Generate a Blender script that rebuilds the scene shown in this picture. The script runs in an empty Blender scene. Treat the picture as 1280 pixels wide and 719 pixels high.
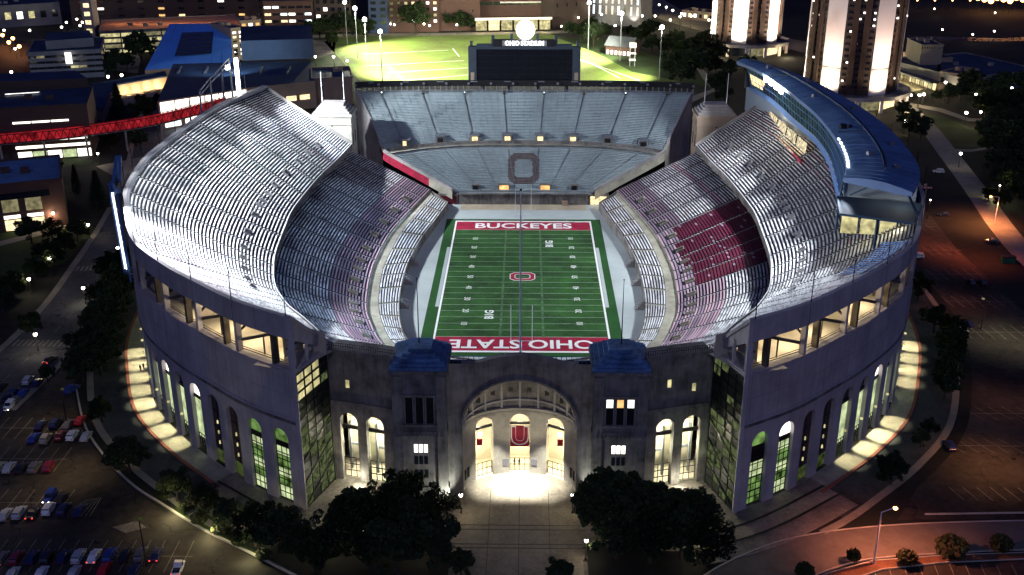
import bpy, math, random
from mathutils import Vector, Matrix
R=math.radians
random.seed(7)
S=bpy.context.scene
COL=S.collection
G=3.0                      # street level; the playing field lies at z = 0, three metres below
# ---------------------------------------------------------------- camera (measured from the field's known size)
CP=Vector((1.1,-320.,127.6)); PITCH=R(22.3); YAW=R(0.8); FPX=1337.
_fw=Vector((-math.sin(YAW)*math.cos(PITCH),math.cos(YAW)*math.cos(PITCH),-math.sin(PITCH)))
_rt=Vector((math.cos(YAW),math.sin(YAW),0)); _up=_rt.cross(_fw)
def at(px,py,z=G):
    "ground position (at height z) seen at a point of the photograph"
    d=_fw*FPX+_rt*(px-640)+_up*(359.5-py); t=(z-CP.z)/d.z
    return CP+d*t
cam=bpy.data.cameras.new('camera'); cam.sensor_width=36; cam.lens=36*FPX/1280; cam.clip_end=20000; cam.clip_start=1
co=bpy.data.objects.new('camera',cam); COL.objects.link(co); co.location=CP
co.rotation_euler=(R(90)-PITCH,0,YAW); S.camera=co
# ---------------------------------------------------------------- helpers
def tag(o,label=None,cat=None,group=None,kind=None):
    if label: o['label']=label
    if cat: o['category']=cat
    if group: o['group']=group
    if kind: o['kind']=kind
    return o
def empty(name,loc,label,cat,group=None,rz=0):
    o=bpy.data.objects.new(name,None); COL.objects.link(o); o.location=loc; o.rotation_euler=(0,0,rz)
    o.empty_display_size=.1
    return tag(o,label,cat,group)
class MB:
    def __init__(s): s.v=[]; s.f=[]; s.m=[]
    def add(s,vs,fs,mi=0):
        b=len(s.v); s.v+= [tuple(p) for p in vs]
        for f in fs: s.f.append(tuple(i+b for i in f)); s.m.append(mi)
    def quad(s,a,b,c,d,mi=0): s.add([a,b,c,d],[(0,1,2,3)],mi)
    def box(s,c,sz,rz=0,mi=0,taper=1):
        x,y,z=sz[0]/2,sz[1]/2,sz[2]/2; cs,sn=math.cos(rz),math.sin(rz); vs=[]
        for k in (-1,1):
            t=taper if k>0 else 1
            for a,b in ((-1,-1),(1,-1),(1,1),(-1,1)):
                px,py=a*x*t,b*y*t
                vs.append((c[0]+px*cs-py*sn,c[1]+px*sn+py*cs,c[2]+k*z))
        s.add(vs,[(3,2,1,0),(4,5,6,7),(0,1,5,4),(1,2,6,5),(2,3,7,6),(3,0,4,7)],mi)
    def prism(s,poly,z0,z1,mi=0,top=None,cap=True):
        n=len(poly); vs=[(p[0],p[1],z0) for p in poly]+[(p[0],p[1],z1) for p in poly]
        s.add(vs,[(i,(i+1)%n,(i+1)%n+n,i+n) for i in range(n)],mi)
        if cap: s.add(vs,[tuple(range(n,2*n)),tuple(reversed(range(n)))],mi if top is None else top)
    def bar(s,p,q,r,n=6,mi=0,r2=None):
        p=Vector(p); q=Vector(q); d=(q-p); 
        if d.length<1e-6: return
        d.normalize(); a=Vector((0,0,1)) if abs(d.z)<.9 else Vector((1,0,0))
        u=d.cross(a).normalized(); w=d.cross(u); r2=r if r2 is None else r2; vs=[]
        for c,rr in ((p,r),(q,r2)):
            for i in range(n):
                t=2*math.pi*(i+.5)/n; vs.append(c+(u*math.cos(t)+w*math.sin(t))*rr)
        s.add(vs,[(i,(i+1)%n,(i+1)%n+n,i+n) for i in range(n)]+[tuple(reversed(range(n))),tuple(range(n,2*n))],mi)
    def ball(s,c,r,n=10,m=6,mi=0,sz=1):
        vs=[(c[0],c[1],c[2]-r*sz)]
        for j in range(1,m):
            t=math.pi*j/m
            for i in range(n):
                a=2*math.pi*i/n; vs.append((c[0]+r*math.sin(t)*math.cos(a),c[1]+r*math.sin(t)*math.sin(a),c[2]-r*sz*math.cos(t)))
        vs.append((c[0],c[1],c[2]+r*sz)); fs=[]
        for i in range(n): fs.append((0,1+(i+1)%n,1+i))
        for j in range(m-2):
            for i in range(n):
                a=1+j*n; fs.append((a+i,a+(i+1)%n,a+n+(i+1)%n,a+n+i))
        e=len(vs)-1; a=1+(m-2)*n
        for i in range(n): fs.append((a+i,a+(i+1)%n,e))
        s.add(vs,fs,mi)
    def build(s,name,mats,parent=None,smooth=False):
        if not isinstance(mats,(list,tuple)): mats=[mats]
        off=Vector((0,0,0)); p=parent
        while p is not None: off+=p.location; p=p.parent
        me=bpy.data.meshes.new(name)
        me.from_pydata([(a-off.x,b-off.y,c-off.z) for a,b,c in s.v],[],s.f)
        for m in mats: me.materials.append(m)
        if len(mats)>1: me.polygons.foreach_set('material_index',s.m)
        if smooth: me.polygons.foreach_set('use_smooth',[True]*len(s.f))
        me.update(); o=bpy.data.objects.new(name,me); COL.objects.link(o)
        if parent is not None: o.parent=parent
        return o
def struct(name,mb,mats,**k):
    o=mb.build(name,mats,**k); o['kind']='structure'; return o
def copy_tree(o,parent=None):
    c=o.copy(); COL.objects.link(c)
    if parent is not None: c.parent=parent
    for ch in [x for x in ALLCH.get(o.name,[])]: copy_tree(ch,c)
    return c
ALLCH={}
def proto(root):
    "remember the children of a thing so that it can be copied quickly"
    def rec(o):
        ALLCH[o.name]=list(o.children)
        for c in o.children: rec(c)
    rec(root); return root
def text(name,body,size,loc,rot,m,parent=None,sx=1,ext=.03,bold=0.0,align='CENTER'):
    cu=bpy.data.curves.new(name,'FONT'); cu.body=body; cu.size=size; cu.extrude=ext; cu.offset=bold
    cu.align_x=align; cu.align_y='CENTER'; cu.resolution_u=3
    t=bpy.data.objects.new(name,cu); COL.objects.link(t); bpy.context.view_layer.update()
    me=bpy.data.meshes.new_from_object(t.evaluated_get(bpy.context.evaluated_depsgraph_get()))
    bpy.data.objects.remove(t); me.name=name; me.materials.clear(); me.materials.append(m)
    o=bpy.data.objects.new(name,me); COL.objects.link(o)
    M=Matrix.Translation(loc)@Matrix.Rotation(rot[2],4,'Z')@Matrix.Rotation(rot[0],4,'X')@Matrix.Diagonal((sx,1,1,1))
    me.transform(M); off=Vector((0,0,0)); p=parent
    while p is not None: off+=p.location; p=p.parent
    me.transform(Matrix.Translation(-off))
    if parent is not None: o.parent=parent
    return o
# ---------------------------------------------------------------- materials
def mat(name,c,rough=.8,var=.25,scale=.35,c2=None,metal=0,spec=.3,fine=3.0,bump=0,streak=0,crack=0):
    m=bpy.data.materials.new(name); m.use_nodes=True; nt=m.node_tree; b=nt.nodes['Principled BSDF']
    b.inputs['Roughness'].default_value=rough; b.inputs['Metallic'].default_value=metal
    b.inputs['Specular IOR Level'].default_value=spec
    geo=nt.nodes.new('ShaderNodeNewGeometry'); n1=nt.nodes.new('ShaderNodeTexNoise'); n2=nt.nodes.new('ShaderNodeTexNoise')
    n1.inputs['Scale'].default_value=scale; n1.inputs['Detail'].default_value=5; n1.inputs['Roughness'].default_value=.65
    n2.inputs['Scale'].default_value=fine; n2.inputs['Detail'].default_value=2
    for n in (n1,n2): nt.links.new(geo.outputs['Position'],n.inputs['Vector'])
    if streak:
        mp=nt.nodes.new('ShaderNodeMapping'); mp.inputs['Scale'].default_value=(1,1,streak)
        nt.links.new(geo.outputs['Position'],mp.inputs['Vector']); nt.links.new(mp.outputs[0],n2.inputs['Vector'])
    ad=nt.nodes.new('ShaderNodeMath'); ad.operation='MULTIPLY_ADD'; ad.inputs[1].default_value=.35
    nt.links.new(n2.outputs['Fac'],ad.inputs[0]); nt.links.new(n1.outputs['Fac'],ad.inputs[2])
    rp=nt.nodes.new('ShaderNodeValToRGB'); rp.color_ramp.elements[0].position=.42; rp.color_ramp.elements[1].position=.95
    c2=c2 or tuple(x*(1-var*1.6) for x in c); c1=tuple(min(1,x*(1+var*.6)) for x in c)
    rp.color_ramp.elements[0].color=(*c2,1); rp.color_ramp.elements[1].color=(*c1,1)
    nt.links.new(ad.outputs[0],rp.inputs[0]); nt.links.new(rp.outputs[0],b.inputs['Base Color'])
    if crack:
        vo=nt.nodes.new('ShaderNodeTexVoronoi'); vo.feature='DISTANCE_TO_EDGE'; vo.inputs['Scale'].default_value=crack
        wn=nt.nodes.new('ShaderNodeTexNoise'); wn.inputs['Scale'].default_value=.25; wn.inputs['Detail'].default_value=4
        vm=nt.nodes.new('ShaderNodeVectorMath'); vm.operation='MULTIPLY_ADD'; vm.inputs[1].default_value=(9,9,0)
        nt.links.new(geo.outputs['Position'],wn.inputs['Vector']); nt.links.new(wn.outputs['Color'],vm.inputs[0]); nt.links.new(geo.outputs['Position'],vm.inputs[2]); nt.links.new(vm.outputs[0],vo.inputs['Vector'])
        lt=nt.nodes.new('ShaderNodeMath'); lt.operation='LESS_THAN'; lt.inputs[1].default_value=.0045; nt.links.new(vo.outputs['Distance'],lt.inputs[0])
        mx=nt.nodes.new('ShaderNodeMix'); mx.data_type='RGBA'; mx.inputs[7].default_value=(*[x*.45 for x in c2],1)
        nt.links.new(lt.outputs[0],mx.inputs[0]); nt.links.new(rp.outputs[0],mx.inputs[6]); nt.links.new(mx.outputs[2],b.inputs['Base Color'])
    if bump:
        bp=nt.nodes.new('ShaderNodeBump'); bp.inputs['Strength'].default_value=bump; bp.inputs['Distance'].default_value=.2
        nt.links.new(n2.outputs['Fac'],bp.inputs['Height']); nt.links.new(bp.outputs[0],b.inputs['Normal'])
    return m
def emit(name,c,s,var=.5,scale=.8):
    "a lit window, lamp or screen: uneven like a furnished room behind glass"
    m=bpy.data.materials.new(name); m.use_nodes=True; nt=m.node_tree; nt.nodes.remove(nt.nodes['Principled BSDF'])
    e=nt.nodes.new('ShaderNodeEmission'); e.inputs['Color'].default_value=(*c,1); e.inputs['Strength'].default_value=s
    if var:
        geo=nt.nodes.new('ShaderNodeNewGeometry'); n=nt.nodes.new('ShaderNodeTexNoise'); n.inputs['Scale'].default_value=scale; n.inputs['Detail'].default_value=3
        mr=nt.nodes.new('ShaderNodeMapRange'); mr.inputs[1].default_value=.3; mr.inputs[2].default_value=.7
        mr.inputs[3].default_value=s*(1-var); mr.inputs[4].default_value=s*(1+var*.6)
        nt.links.new(geo.outputs['Position'],n.inputs['Vector']); nt.links.new(n.outputs['Fac'],mr.inputs[0]); nt.links.new(mr.outputs[0],e.inputs['Strength'])
    nt.links.new(e.outputs[0],nt.nodes['Material Output'].inputs['Surface']); return m
def brick(name,c1,c2,mortar,sc=1.0):
    m=bpy.data.materials.new(name); m.use_nodes=True; nt=m.node_tree; b=nt.nodes['Principled BSDF']; b.inputs['Roughness'].default_value=.85
    geo=nt.nodes.new('ShaderNodeNewGeometry'); sp=nt.nodes.new('ShaderNodeSeparateXYZ'); cb=nt.nodes.new('ShaderNodeCombineXYZ'); ad=nt.nodes.new('ShaderNodeMath')
    nt.links.new(geo.outputs['Position'],sp.inputs[0]); nt.links.new(sp.outputs[0],ad.inputs[0]); nt.links.new(sp.outputs[1],ad.inputs[1])
    nt.links.new(ad.outputs[0],cb.inputs[0]); nt.links.new(sp.outputs[2],cb.inputs[1])
    t=nt.nodes.new('ShaderNodeTexBrick'); t.inputs['Color1'].default_value=(*c1,1); t.inputs['Color2'].default_value=(*c2,1); t.inputs['Mortar'].default_value=(*mortar,1); t.inputs['Scale'].default_value=sc
    nt.links.new(cb.outputs[0],t.inputs['Vector']); nt.links.new(t.outputs['Color'],b.inputs['Base Color']); return m
M={}
M['concrete']=mat('weathered_concrete',(.36,.34,.33),.85,.3,.12)
M['concrete_wall']=mat('panel_concrete',(.44,.41,.415),.85,.26,.09,fine=.9,streak=.07)
M['concrete_old']=mat('old_concrete',(.20,.187,.178),.9,.5,.22,fine=1.4,streak=.12)
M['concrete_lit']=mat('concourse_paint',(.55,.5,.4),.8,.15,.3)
M['walk']=mat('walkway_concrete',(.40,.38,.30),.85,.3,.3)
M['aisle']=mat('aisle_concrete',(.42,.42,.42),.85,.2,.3)
M['tread']=mat('stand_tread',(.022,.023,.038),.9,.3,.3)  # shade between the bench rows is put into this dark colour
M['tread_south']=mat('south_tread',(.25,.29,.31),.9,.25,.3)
M['bench']=mat('aluminium_bench',(.76,.77,.79),.8,.2,.6,c2=(.60,.62,.66),metal=0)
M['bench_worn']=mat('worn_aluminium_bench',(.62,.63,.65),.8,.3,.3)
M['bench_dull']=mat('dull_bench',(.45,.455,.47),.85,.3,.3)
M['bench_mauve']=mat('faded_bench',(.36,.265,.35),.7,.25,.1)
M['bench_pink']=mat('faded_pink_bench',(.58,.40,.47),.65,.2,.1)
M['bench_red']=mat('crimson_bench',(.125,.004,.032),.6,.25,.1)
M['bench_blue']=mat('south_bench',(.37,.45,.47),.6,.22,.06,fine=.6)
M['bench_o']=mat('painted_emblem_bench',(.175,.14,.14),.7,.2,.2)
M['turf']=mat('field_turf',(.020,.084,.015),.9,.5,.10,fine=1.6)
M['turf2']=mat('field_border_turf',(.014,.078,.014),.9,.3,.08,fine=2.2)
M['apron']=mat('apron_concrete',(.40,.45,.45),.8,.14,.08)
M['white']=mat('white_paint',(.78,.80,.78),.6,.08,.5)
M['yardline']=mat('worn_line_paint',(.34,.46,.34),.7,.3,.4)
M['red']=mat('crimson_paint',(.36,.010,.045),.75,.4,.3,fine=2)
M['black']=mat('black_metal',(.012,.012,.014),.5,.2,.3)
M['steel']=mat('grey_steel',(.25,.27,.3),.45,.15,.4,metal=.5)
M['bluesteel']=mat('blue_painted_steel',(.06,.13,.30),.4,.15,.2)
M['whitesteel']=mat('white_steel',(.75,.77,.8),.4,.06,.3)
M['roof_blue']=mat('standing_seam_blue',(.12,.225,.38),.65,.4,.12,c2=(.075,.14,.24),fine=.8)
M['roof_navy']=mat('navy_roof',(.032,.055,.105),.7,.4,.08,fine=.5)
M['roof_bright']=mat('bright_blue_roof',(.11,.34,.86),.6,.08,.05)
M['roof_grey']=mat('grey_roof',(.10,.11,.13),.8,.3,.06)
M['asphalt']=mat('asphalt',(.040,.037,.033),.85,.5,.05,fine=.5)
M['asphalt_warm']=mat('worn_asphalt',(.055,.046,.037),.85,.6,.035,fine=.6,crack=.045)
M['ringroad']=mat('ring_road_paving',(.06,.065,.068),.8,.5,.1,fine=1)
M['paving']=mat('plaza_paving',(.26,.23,.18),.85,.45,.14,fine=1.5)
M['paving2']=mat('grey_paving',(.20,.18,.16),.85,.5,.12,fine=1.5)
M['sidewalk']=mat('sidewalk_concrete',(.26,.24,.2),.85,.25,.15)
M['redcurb']=mat('red_brick_kerb',(.28,.10,.07),.8,.25,.4)
M['mulch']=mat('bark_mulch',(.16,.075,.045),.95,.35,.3)
M['ground']=mat('city_ground',(.018,.02,.016),.95,.6,.02,fine=.3)
M['lawn']=mat('lawn_grass',(.03,.06,.012),.95,.5,.06,fine=1.2)
M['pitch']=mat('practice_pitch',(.115,.19,.026),.95,.6,.045,fine=.5,c2=(.085,.085,.03))
M['water']=mat('river_water',(.02,.03,.06),.15,.1,.1,spec=.5)
M['paintline']=mat('stall_line_paint',(.24,.23,.19),.8,.35,.6)
M['curb']=mat('kerb_stone',(.42,.40,.36),.8,.2,.4)
M['brick_red']=brick('red_brick',(.085,.033,.024),(.065,.025,.02),(.09,.075,.065),.5)
M['brick_brown']=brick('brown_brick',(.06,.038,.03),(.05,.03,.024),(.065,.05,.045),.5)
M['stone_tan']=mat('tan_stone',(.34,.26,.19),.85,.15,.15)
M['stone_grey']=mat('grey_stone',(.2,.2,.21),.85,.2,.12)
M['stone_white']=mat('white_precast',(.78,.70,.66),.8,.06,.1)
M['glass_dark']=mat('dark_glass',(.012,.016,.024),.12,.1,.4,spec=.6)
M['glass_teal']=mat('teal_glass',(.10,.17,.18),.15,.3,.12,spec=.6)
M['rubber']=mat('rubber',(.012,.012,.012),.9,.2,1)
M['bark']=mat('tree_bark',(.05,.038,.028),.95,.3,1)
M['leaf']=mat('green_leaves',(.028,.05,.014),.8,.5,.6,fine=4)
M['leaf2']=mat('dark_leaves',(.016,.030,.010),.85,.5,.6,fine=4)
M['leaf3']=mat('conifer_needles',(.012,.026,.012),.9,.4,.6,fine=4)
M['brass']=mat('dark_bronze',(.03,.028,.024),.5,.2,.3)
M['void']=mat('unlit_interior',(.008,.008,.01),.95,.2,.3)
# lit things
E={}
E['white']=emit('lit_white',(1,.93,.82),3.2,.35,.5)
E['cool']=emit('lit_cool',(.85,.95,1),2.6,.4,.6)
E['warm']=emit('lit_warm',(1,.78,.42),1.7,.55,.7)
E['amber']=emit('lit_amber',(1,.55,.2),1.3,.5,.7)
E['yellow']=emit('lit_yellow',(.95,.85,.42),.75,.6,.5)
E['dimyellow']=emit('lit_dim_yellow',(.85,.75,.4),.28,.6,.5)
E['green']=emit('lit_green',(.42,.75,.2),.34,1.0,.45)
E['dimgreen']=emit('lit_dim_green',(.3,.42,.12),.13,.8,.7)
E['palegreen']=emit('lit_pale_green',(.72,.85,.45),.85,.55,.45)
E['glassglow']=emit('glass_front_glow',(.30,.55,.55),.11,.7,.3)
E['teal']=emit('lit_teal_glass',(.75,.95,.95),.8,.6,.5)
E['stair']=emit('stair_glow',(.55,.68,.28),.16,1.0,.9)
E['lamp']=emit('lamp_globe',(1,.92,.74),14,0)
E['flood']=emit('flood_head',(1,.97,.88),22,0)
E['sodium']=emit('sodium_lamp',(1,.42,.12),14,0)
E['red']=emit('red_light',(1,.04,.06),.32,.8,.35)
E['redlamp']=emit('tail_light',(1,.06,.05),2.6,0)
E['head']=emit('head_light',(1,.96,.85),9,0)
E['greenlamp']=emit('green_lamp',(.3,1,.55),8,0)
E['bluelamp']=emit('blue_lamp',(.15,.3,1),6,0)
def light(kind,loc,power,c=(1,.9,.75),r=.4,target=None,angle=90,blend=.5,parent=None):
    l=bpy.data.lights.new('lamp_light',kind); l.energy=power; l.color=c; l.shadow_soft_size=r
    o=bpy.data.objects.new('lamp_light',l); COL.objects.link(o); o.location=loc
    if kind=='SPOT':
        l.spot_size=R(angle); l.spot_blend=blend
        d=Vector(target)-Vector(loc); o.rotation_euler=d.to_track_quat('-Z','Y').to_euler()
    return o
# ---------------------------------------------------------------- curves
def cr(pts,t):
    "Catmull-Rom through pts, t in index units"
    n=len(pts); i=min(max(int(math.floor(t)),0),n-2); u=t-i
    P=[pts[max(i-1,0)],pts[i],pts[i+1],pts[min(i+2,n-1)]]
    return tuple(.5*((2*b)+(c-a)*u+(2*a-5*b+4*c-d)*u*u+(3*b-a-3*c+d)*u**3) for a,b,c,d in zip(*P))
class Arc:
    "arc-length curve in plan with outward normals (side = +1 when outward lies to the right of travel)"
    def __init__(s,pts,n=400,side=1):
        T=len(pts)-1; s.p=[cr(pts,T*i/n) for i in range(n+1)]; s.L=[0]
        for a,b in zip(s.p,s.p[1:]): s.L.append(s.L[-1]+math.dist(a[:2],b[:2]))
        s.len=s.L[-1]; s.side=side
    def at(s,u,d=0,z=0):
        u2=min(max(u,0),s.len); lo,hi=0,len(s.L)-1
        while hi-lo>1:
            m=(lo+hi)//2
            if s.L[m]<=u2: lo=m
            else: hi=m
        a,b=s.p[lo],s.p[hi]; k=(u-s.L[lo])/max(1e-9,s.L[hi]-s.L[lo])
        dx,dy=b[0]-a[0],b[1]-a[1]; q=math.hypot(dx,dy); nx,ny=dy/q*s.side,-dx/q*s.side
        return (a[0]+dx*k+nx*d,a[1]+dy*k+ny*d,z)
def strip(mb,arc,u0,u1,d0,d1,z0,z1=None,n=40,mi=0):
    z1=z0 if z1 is None else z1
    for i in range(n):
        a,b=u0+(u1-u0)*i/n,u0+(u1-u0)*(i+1)/n
        mb.quad(arc.at(a,d0,z0),arc.at(a,d1,z1),arc.at(b,d1,z1),arc.at(b,d0,z0),mi)
def wallbox(mb,arc,u0,u1,d0,d1,z0,z1,n=1,mi=0):
    "solid piece following the curve between offsets d0<d1"
    for i in range(n):
        a,b=u0+(u1-u0)*i/n,u0+(u1-u0)*(i+1)/n
        vs=[arc.at(a,d0,z0),arc.at(b,d0,z0),arc.at(b,d1,z0),arc.at(a,d1,z0),arc.at(a,d0,z1),arc.at(b,d0,z1),arc.at(b,d1,z1),arc.at(a,d1,z1)]
        fs=[(3,2,1,0),(4,5,6,7),(0,1,5,4),(2,3,7,6)]
        if i==0: fs.append((3,0,4,7))
        if i==n-1: fs.append((1,2,6,5))
        mb.add(vs,fs,mi)
def archbay(mb,arc,u0,u1,z0,z1,aw,sill,top,depth=1.0,d=0,mi=0,rmi=None):
    "wall panel with a round-headed opening and its reveal"
    rmi=mi if rmi is None else rmi
    c=(u0+u1)/2; r=aw/2; sp=top-r; a,b=c-r,c+r; P=lambda u,z,q=0: arc.at(u,d-q,z)
    def seg(x0,x1,za,zb,n=1):
        for i in range(n):
            s0,s1=x0+(x1-x0)*i/n,x0+(x1-x0)*(i+1)/n
            mb.quad(P(s0,za),P(s1,za),P(s1,zb),P(s0,zb),mi)
    seg(u0,a,z0,z1); seg(b,u1,z0,z1)
    if sill>z0+.01: seg(a,b,z0,sill,2)
    N=10; arch=[(c-r*math.cos(math.pi*i/N),sp+r*math.sin(math.pi*i/N)) for i in range(N+1)]
    for (x0,y0),(x1,y1) in zip(arch,arch[1:]): mb.quad(P(x0,y0),P(x1,y1),P(x1,z1),P(x0,z1),mi)
    out=[(a,sill)]+arch+[(b,sill)]
    for (x0,y0),(x1,y1) in zip(out,out[1:]): mb.quad(P(x0,y0),P(x0,y0,depth),P(x1,y1,depth),P(x1,y1),rmi)
def archpane(mb,arc,c,aw,z0,z1,dd,mi=0,round_=True):
    "flat pane filling an arch between heights z0 and z1"
    r=aw/2
    if not round_:
        mb.quad(arc.at(c-r,dd,z0),arc.at(c+r,dd,z0),arc.at(c+r,dd,z1),arc.at(c-r,dd,z1),mi); return
    sp=z1-r; pts=[(c-r,z0),(c+r,z0)]+[(c+r*math.cos(math.pi*i/10),sp+r*math.sin(math.pi*i/10)) for i in range(11)]
    mb.add([arc.at(u,dd,z) for u,z in pts],[tuple(range(len(pts)))],mi)
def bezel(mb,arc,u0,u1,z0,z1,dd,w=.12,nu=2,nz=6,mi=0):
    "glazing bars"
    for i in range(nu+1):
        u=u0+(u1-u0)*i/nu; mb.bar(arc.at(u,dd,z0),arc.at(u,dd,z1),w,4,mi)
    for j in range(nz+1):
        z=z0+(z1-z0)*j/nz; mb.bar(arc.at(u0,dd,z),arc.at(u1,dd,z),w,4,mi)
def poly(name,pts,z,m,kind='structure'):
    mb=MB(); mb.add([(p[0],p[1],z) for p in pts],[tuple(range(len(pts)))])
    o=mb.build(name,m); o['kind']=kind; return o
SKY=2.1; LA,LX,LG,RA2,RX,SS,FL,RL=80000,820000,13000,76000,95000,520000,120000,560000
# ================================================================ GROUND, FIELD
def mirror(half):            # half listed from the south end to the north centre, |x| values -> full curve left, north, right
    return [(-x,y) for x,y in half]+[(x,y) for x,y in reversed(half[:-1])]
W2=[(36,77),(41,52),(45.5,26),(47,0),(46.7,-16),(45,-35),(42.4,-47),(36.5,-63),(26,-75),(13,-82),(0,-84)]
TT=[(84,78),(92,56),(97,28),(99,0),(99,-22),(95,-48),(89,-68),(73,-95),(48,-112),(22,-117.5),(0,-118)]
FF=[(28.7,69),(31.5,50),(34.8,30),(37,8),(37.4,-8),(36.6,-27),(34.4,-43),(31,-54.5),(22,-63),(11,-67),(0,-68)]
W1=[(35,73),(39,50),(42.5,26),(44,0),(43.7,-15),(41.8,-34),(39.2,-46.5),(34.4,-60),(25,-71),(12.5,-77.5),(0,-79)]
hole=mirror(W1)+[(36,84),(0,86),(-36,84)]
mb=MB(); n=len(hole); vs=[(x,y,G) for x,y in hole]
for rr in (260,900,6000):
    for x,y in hole:
        a=math.atan2(y,x); vs.append((rr*math.cos(a),rr*math.sin(a),G))
mb.add(vs,[(k*n+i,k*n+(i+1)%n,(k+1)*n+(i+1)%n,(k+1)*n+i) for k in range(3) for i in range(n)])
struct('ground',mb,M['ground'])
poly('field_apron',mirror(W1)+[(36,84),(-36,84)],0,M['apron'])
poly('field_border_turf',[(-28.5,-58.6),(28.5,-58.6),(28.5,58),(-28.5,58)],.03,M['turf2'])
# mown playing field: five-yard strips of alternating shade
mb=MB(); YD=.9144
for i in range(20):
    y0=-45.72+i*5*YD; mb.quad((-24.4,y0,.05),(24.4,y0,.05),(24.4,y0+5*YD,.05),(-24.4,y0+5*YD,.05),i%2)
struct('football_field',mb,[M['turf'],mat('field_turf_light',(.024,.097,.017),.9,.5,.10,fine=1.6)])
mb=MB()
for y0 in (-54.86,45.72): mb.quad((-24.4,y0,.05),(24.4,y0,.05),(24.4,y0+9.14,.05),(-24.4,y0+9.14,.05))
struct('end_zone',mb,M['red'])
mb=MB()
def ln(x0,y0,x1,y1,mi=0,z=.07): mb.quad((x0,y0,z),(x1,y0,z),(x1,y1,z),(x0,y1,z),mi)
for sx in (-1,1):
    a,b=24.4*sx,25.0*sx; ln(min(a,b),-55.9,max(a,b),55.9)
    a,b=25.1*sx,26.2*sx; ln(min(a,b),-24.5,max(a,b),27.5,2)
for y0,y1 in ((-55.9,-54.86),(54.86,55.9)): ln(-24.4,y0,24.4,y1)
for i in range(21):
    y=-45.72+i*5*YD; w=.09 if i not in (0,20) else .14; ln(-24.3,y-w,24.3,y+w,1)
for i in range(100):
    y=-45.72+i*YD
    for x in (-6.1,6.1): ln(x-.35,y-.07,x+.35,y+.07,1)
struct('field_line_markings',mb,[M['white'],M['yardline'],M['apron']])
for t,y,rz,sx in (('BUCKEYES',50.1,0,1.0),('OHIO STATE',-50.3,math.pi,.93)):
    o=text('end_zone_lettering',t,7.6,(0,y,.09),(0,0,rz),M['white'],sx=sx,ext=.005,bold=.16); o['kind']='structure'
k=0
for i in range(9):
    y=-36.58+i*9.144; s=str([10,20,30,40,50,40,30,20,10][i])
    for sx in (-1,1):
        o=text('yard_number',s,2.7,(sx*16.9,y,.09),(0,0,sx*math.pi/2),M['white'],sx=.95,ext=.005,bold=0); o['kind']='structure'
for x,y in ((-9.6,-30.2),(9.3,31.3)):
    o=text('field_conference_mark','B1G',3.6,(x,y,.09),(0,0,R(90) if x>0 else R(90)),M['white'],ext=.005,bold=.1); o['kind']='structure'
def octo(cx,cy,a,b,c,inner,z,mi,mbb,f=None):
    "ring of an eight-sided block letter: half sizes a,b, corner cut c"
    def P(a,b,c): return [(-a+c,-b),(a-c,-b),(a,-b+c),(a,b-c),(a-c,b),(-a+c,b),(-a,b-c),(-a,-b+c)]
    o=P(a,b,c); q=P(a-inner,b-inner,max(.1,c-inner*.45))
    vs=[(cx+x,cy+y,z) for x,y in o]+[(cx+x,cy+y,z) for x,y in q]
    mbb.add(vs,[(i,(i+1)%8,(i+1)%8+8,i+8) for i in range(8)],mi)
mb=MB(); octo(0,0.3,4.1,3.5,1.4,.26,.10,0,mb); octo(0,0.3,3.84,3.24,1.28,1.3,.10,1,mb); octo(0,.3,2.54,1.94,.75,.24,.10,0,mb)
struct('midfield_block_emblem',mb,[M['white'],M['red']])
# ---------------------------------------------------------------- outer surroundings on the ground
wall_half=[(97,77),(102,60),(106,43),(108,17),(108.5,-10),(108,-27),(103.5,-53),(97.5,-71),(88,-93),(76,-108.8),(65.6,-119.3),(55.3,-128.7),(43.5,-136.3)]
WL=Arc([(-x,y) for x,y in reversed(wall_half)],side=1)      # both start at the corner beside the front gap
WR=Arc([(x,y) for x,y in reversed(wall_half)],side=-1)
# make sure offsets point outwards
for W,sx in ((WL,-1),(WR,1)):
    p=W.at(150,0); q=W.at(150,5)
    if abs(q[0])<abs(p[0]): W.side=-W.side
uR=22.0                                                      # where the ring road ends beside the front terraces
for W in (WL,WR):
    mb=MB(); strip(mb,W,uR,250,0,4.6,G+.10,n=60); struct('wall_side_walkway',mb,M['walk'])
    mb=MB(); wallbox(mb,W,uR-2,250,4.6,5.3,G,G+.35,60); struct('red_kerb_strip',mb,M['redcurb'])
    mb=MB(); strip(mb,W,uR-6,250,5.3,13.2,G+.09,n=60); struct('ring_road',mb,M['ringroad'])
    mb=MB(); wallbox(mb,W,uR-12,250,13.2,14.8,G,G+.2,60); struct('ring_road_kerb',mb,M['sidewalk'])
    mb=MB(); strip(mb,W,uR-2,250,14.8,17.6,G+.07,n=60); struct('planting_bed',mb,M['ground'])
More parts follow.
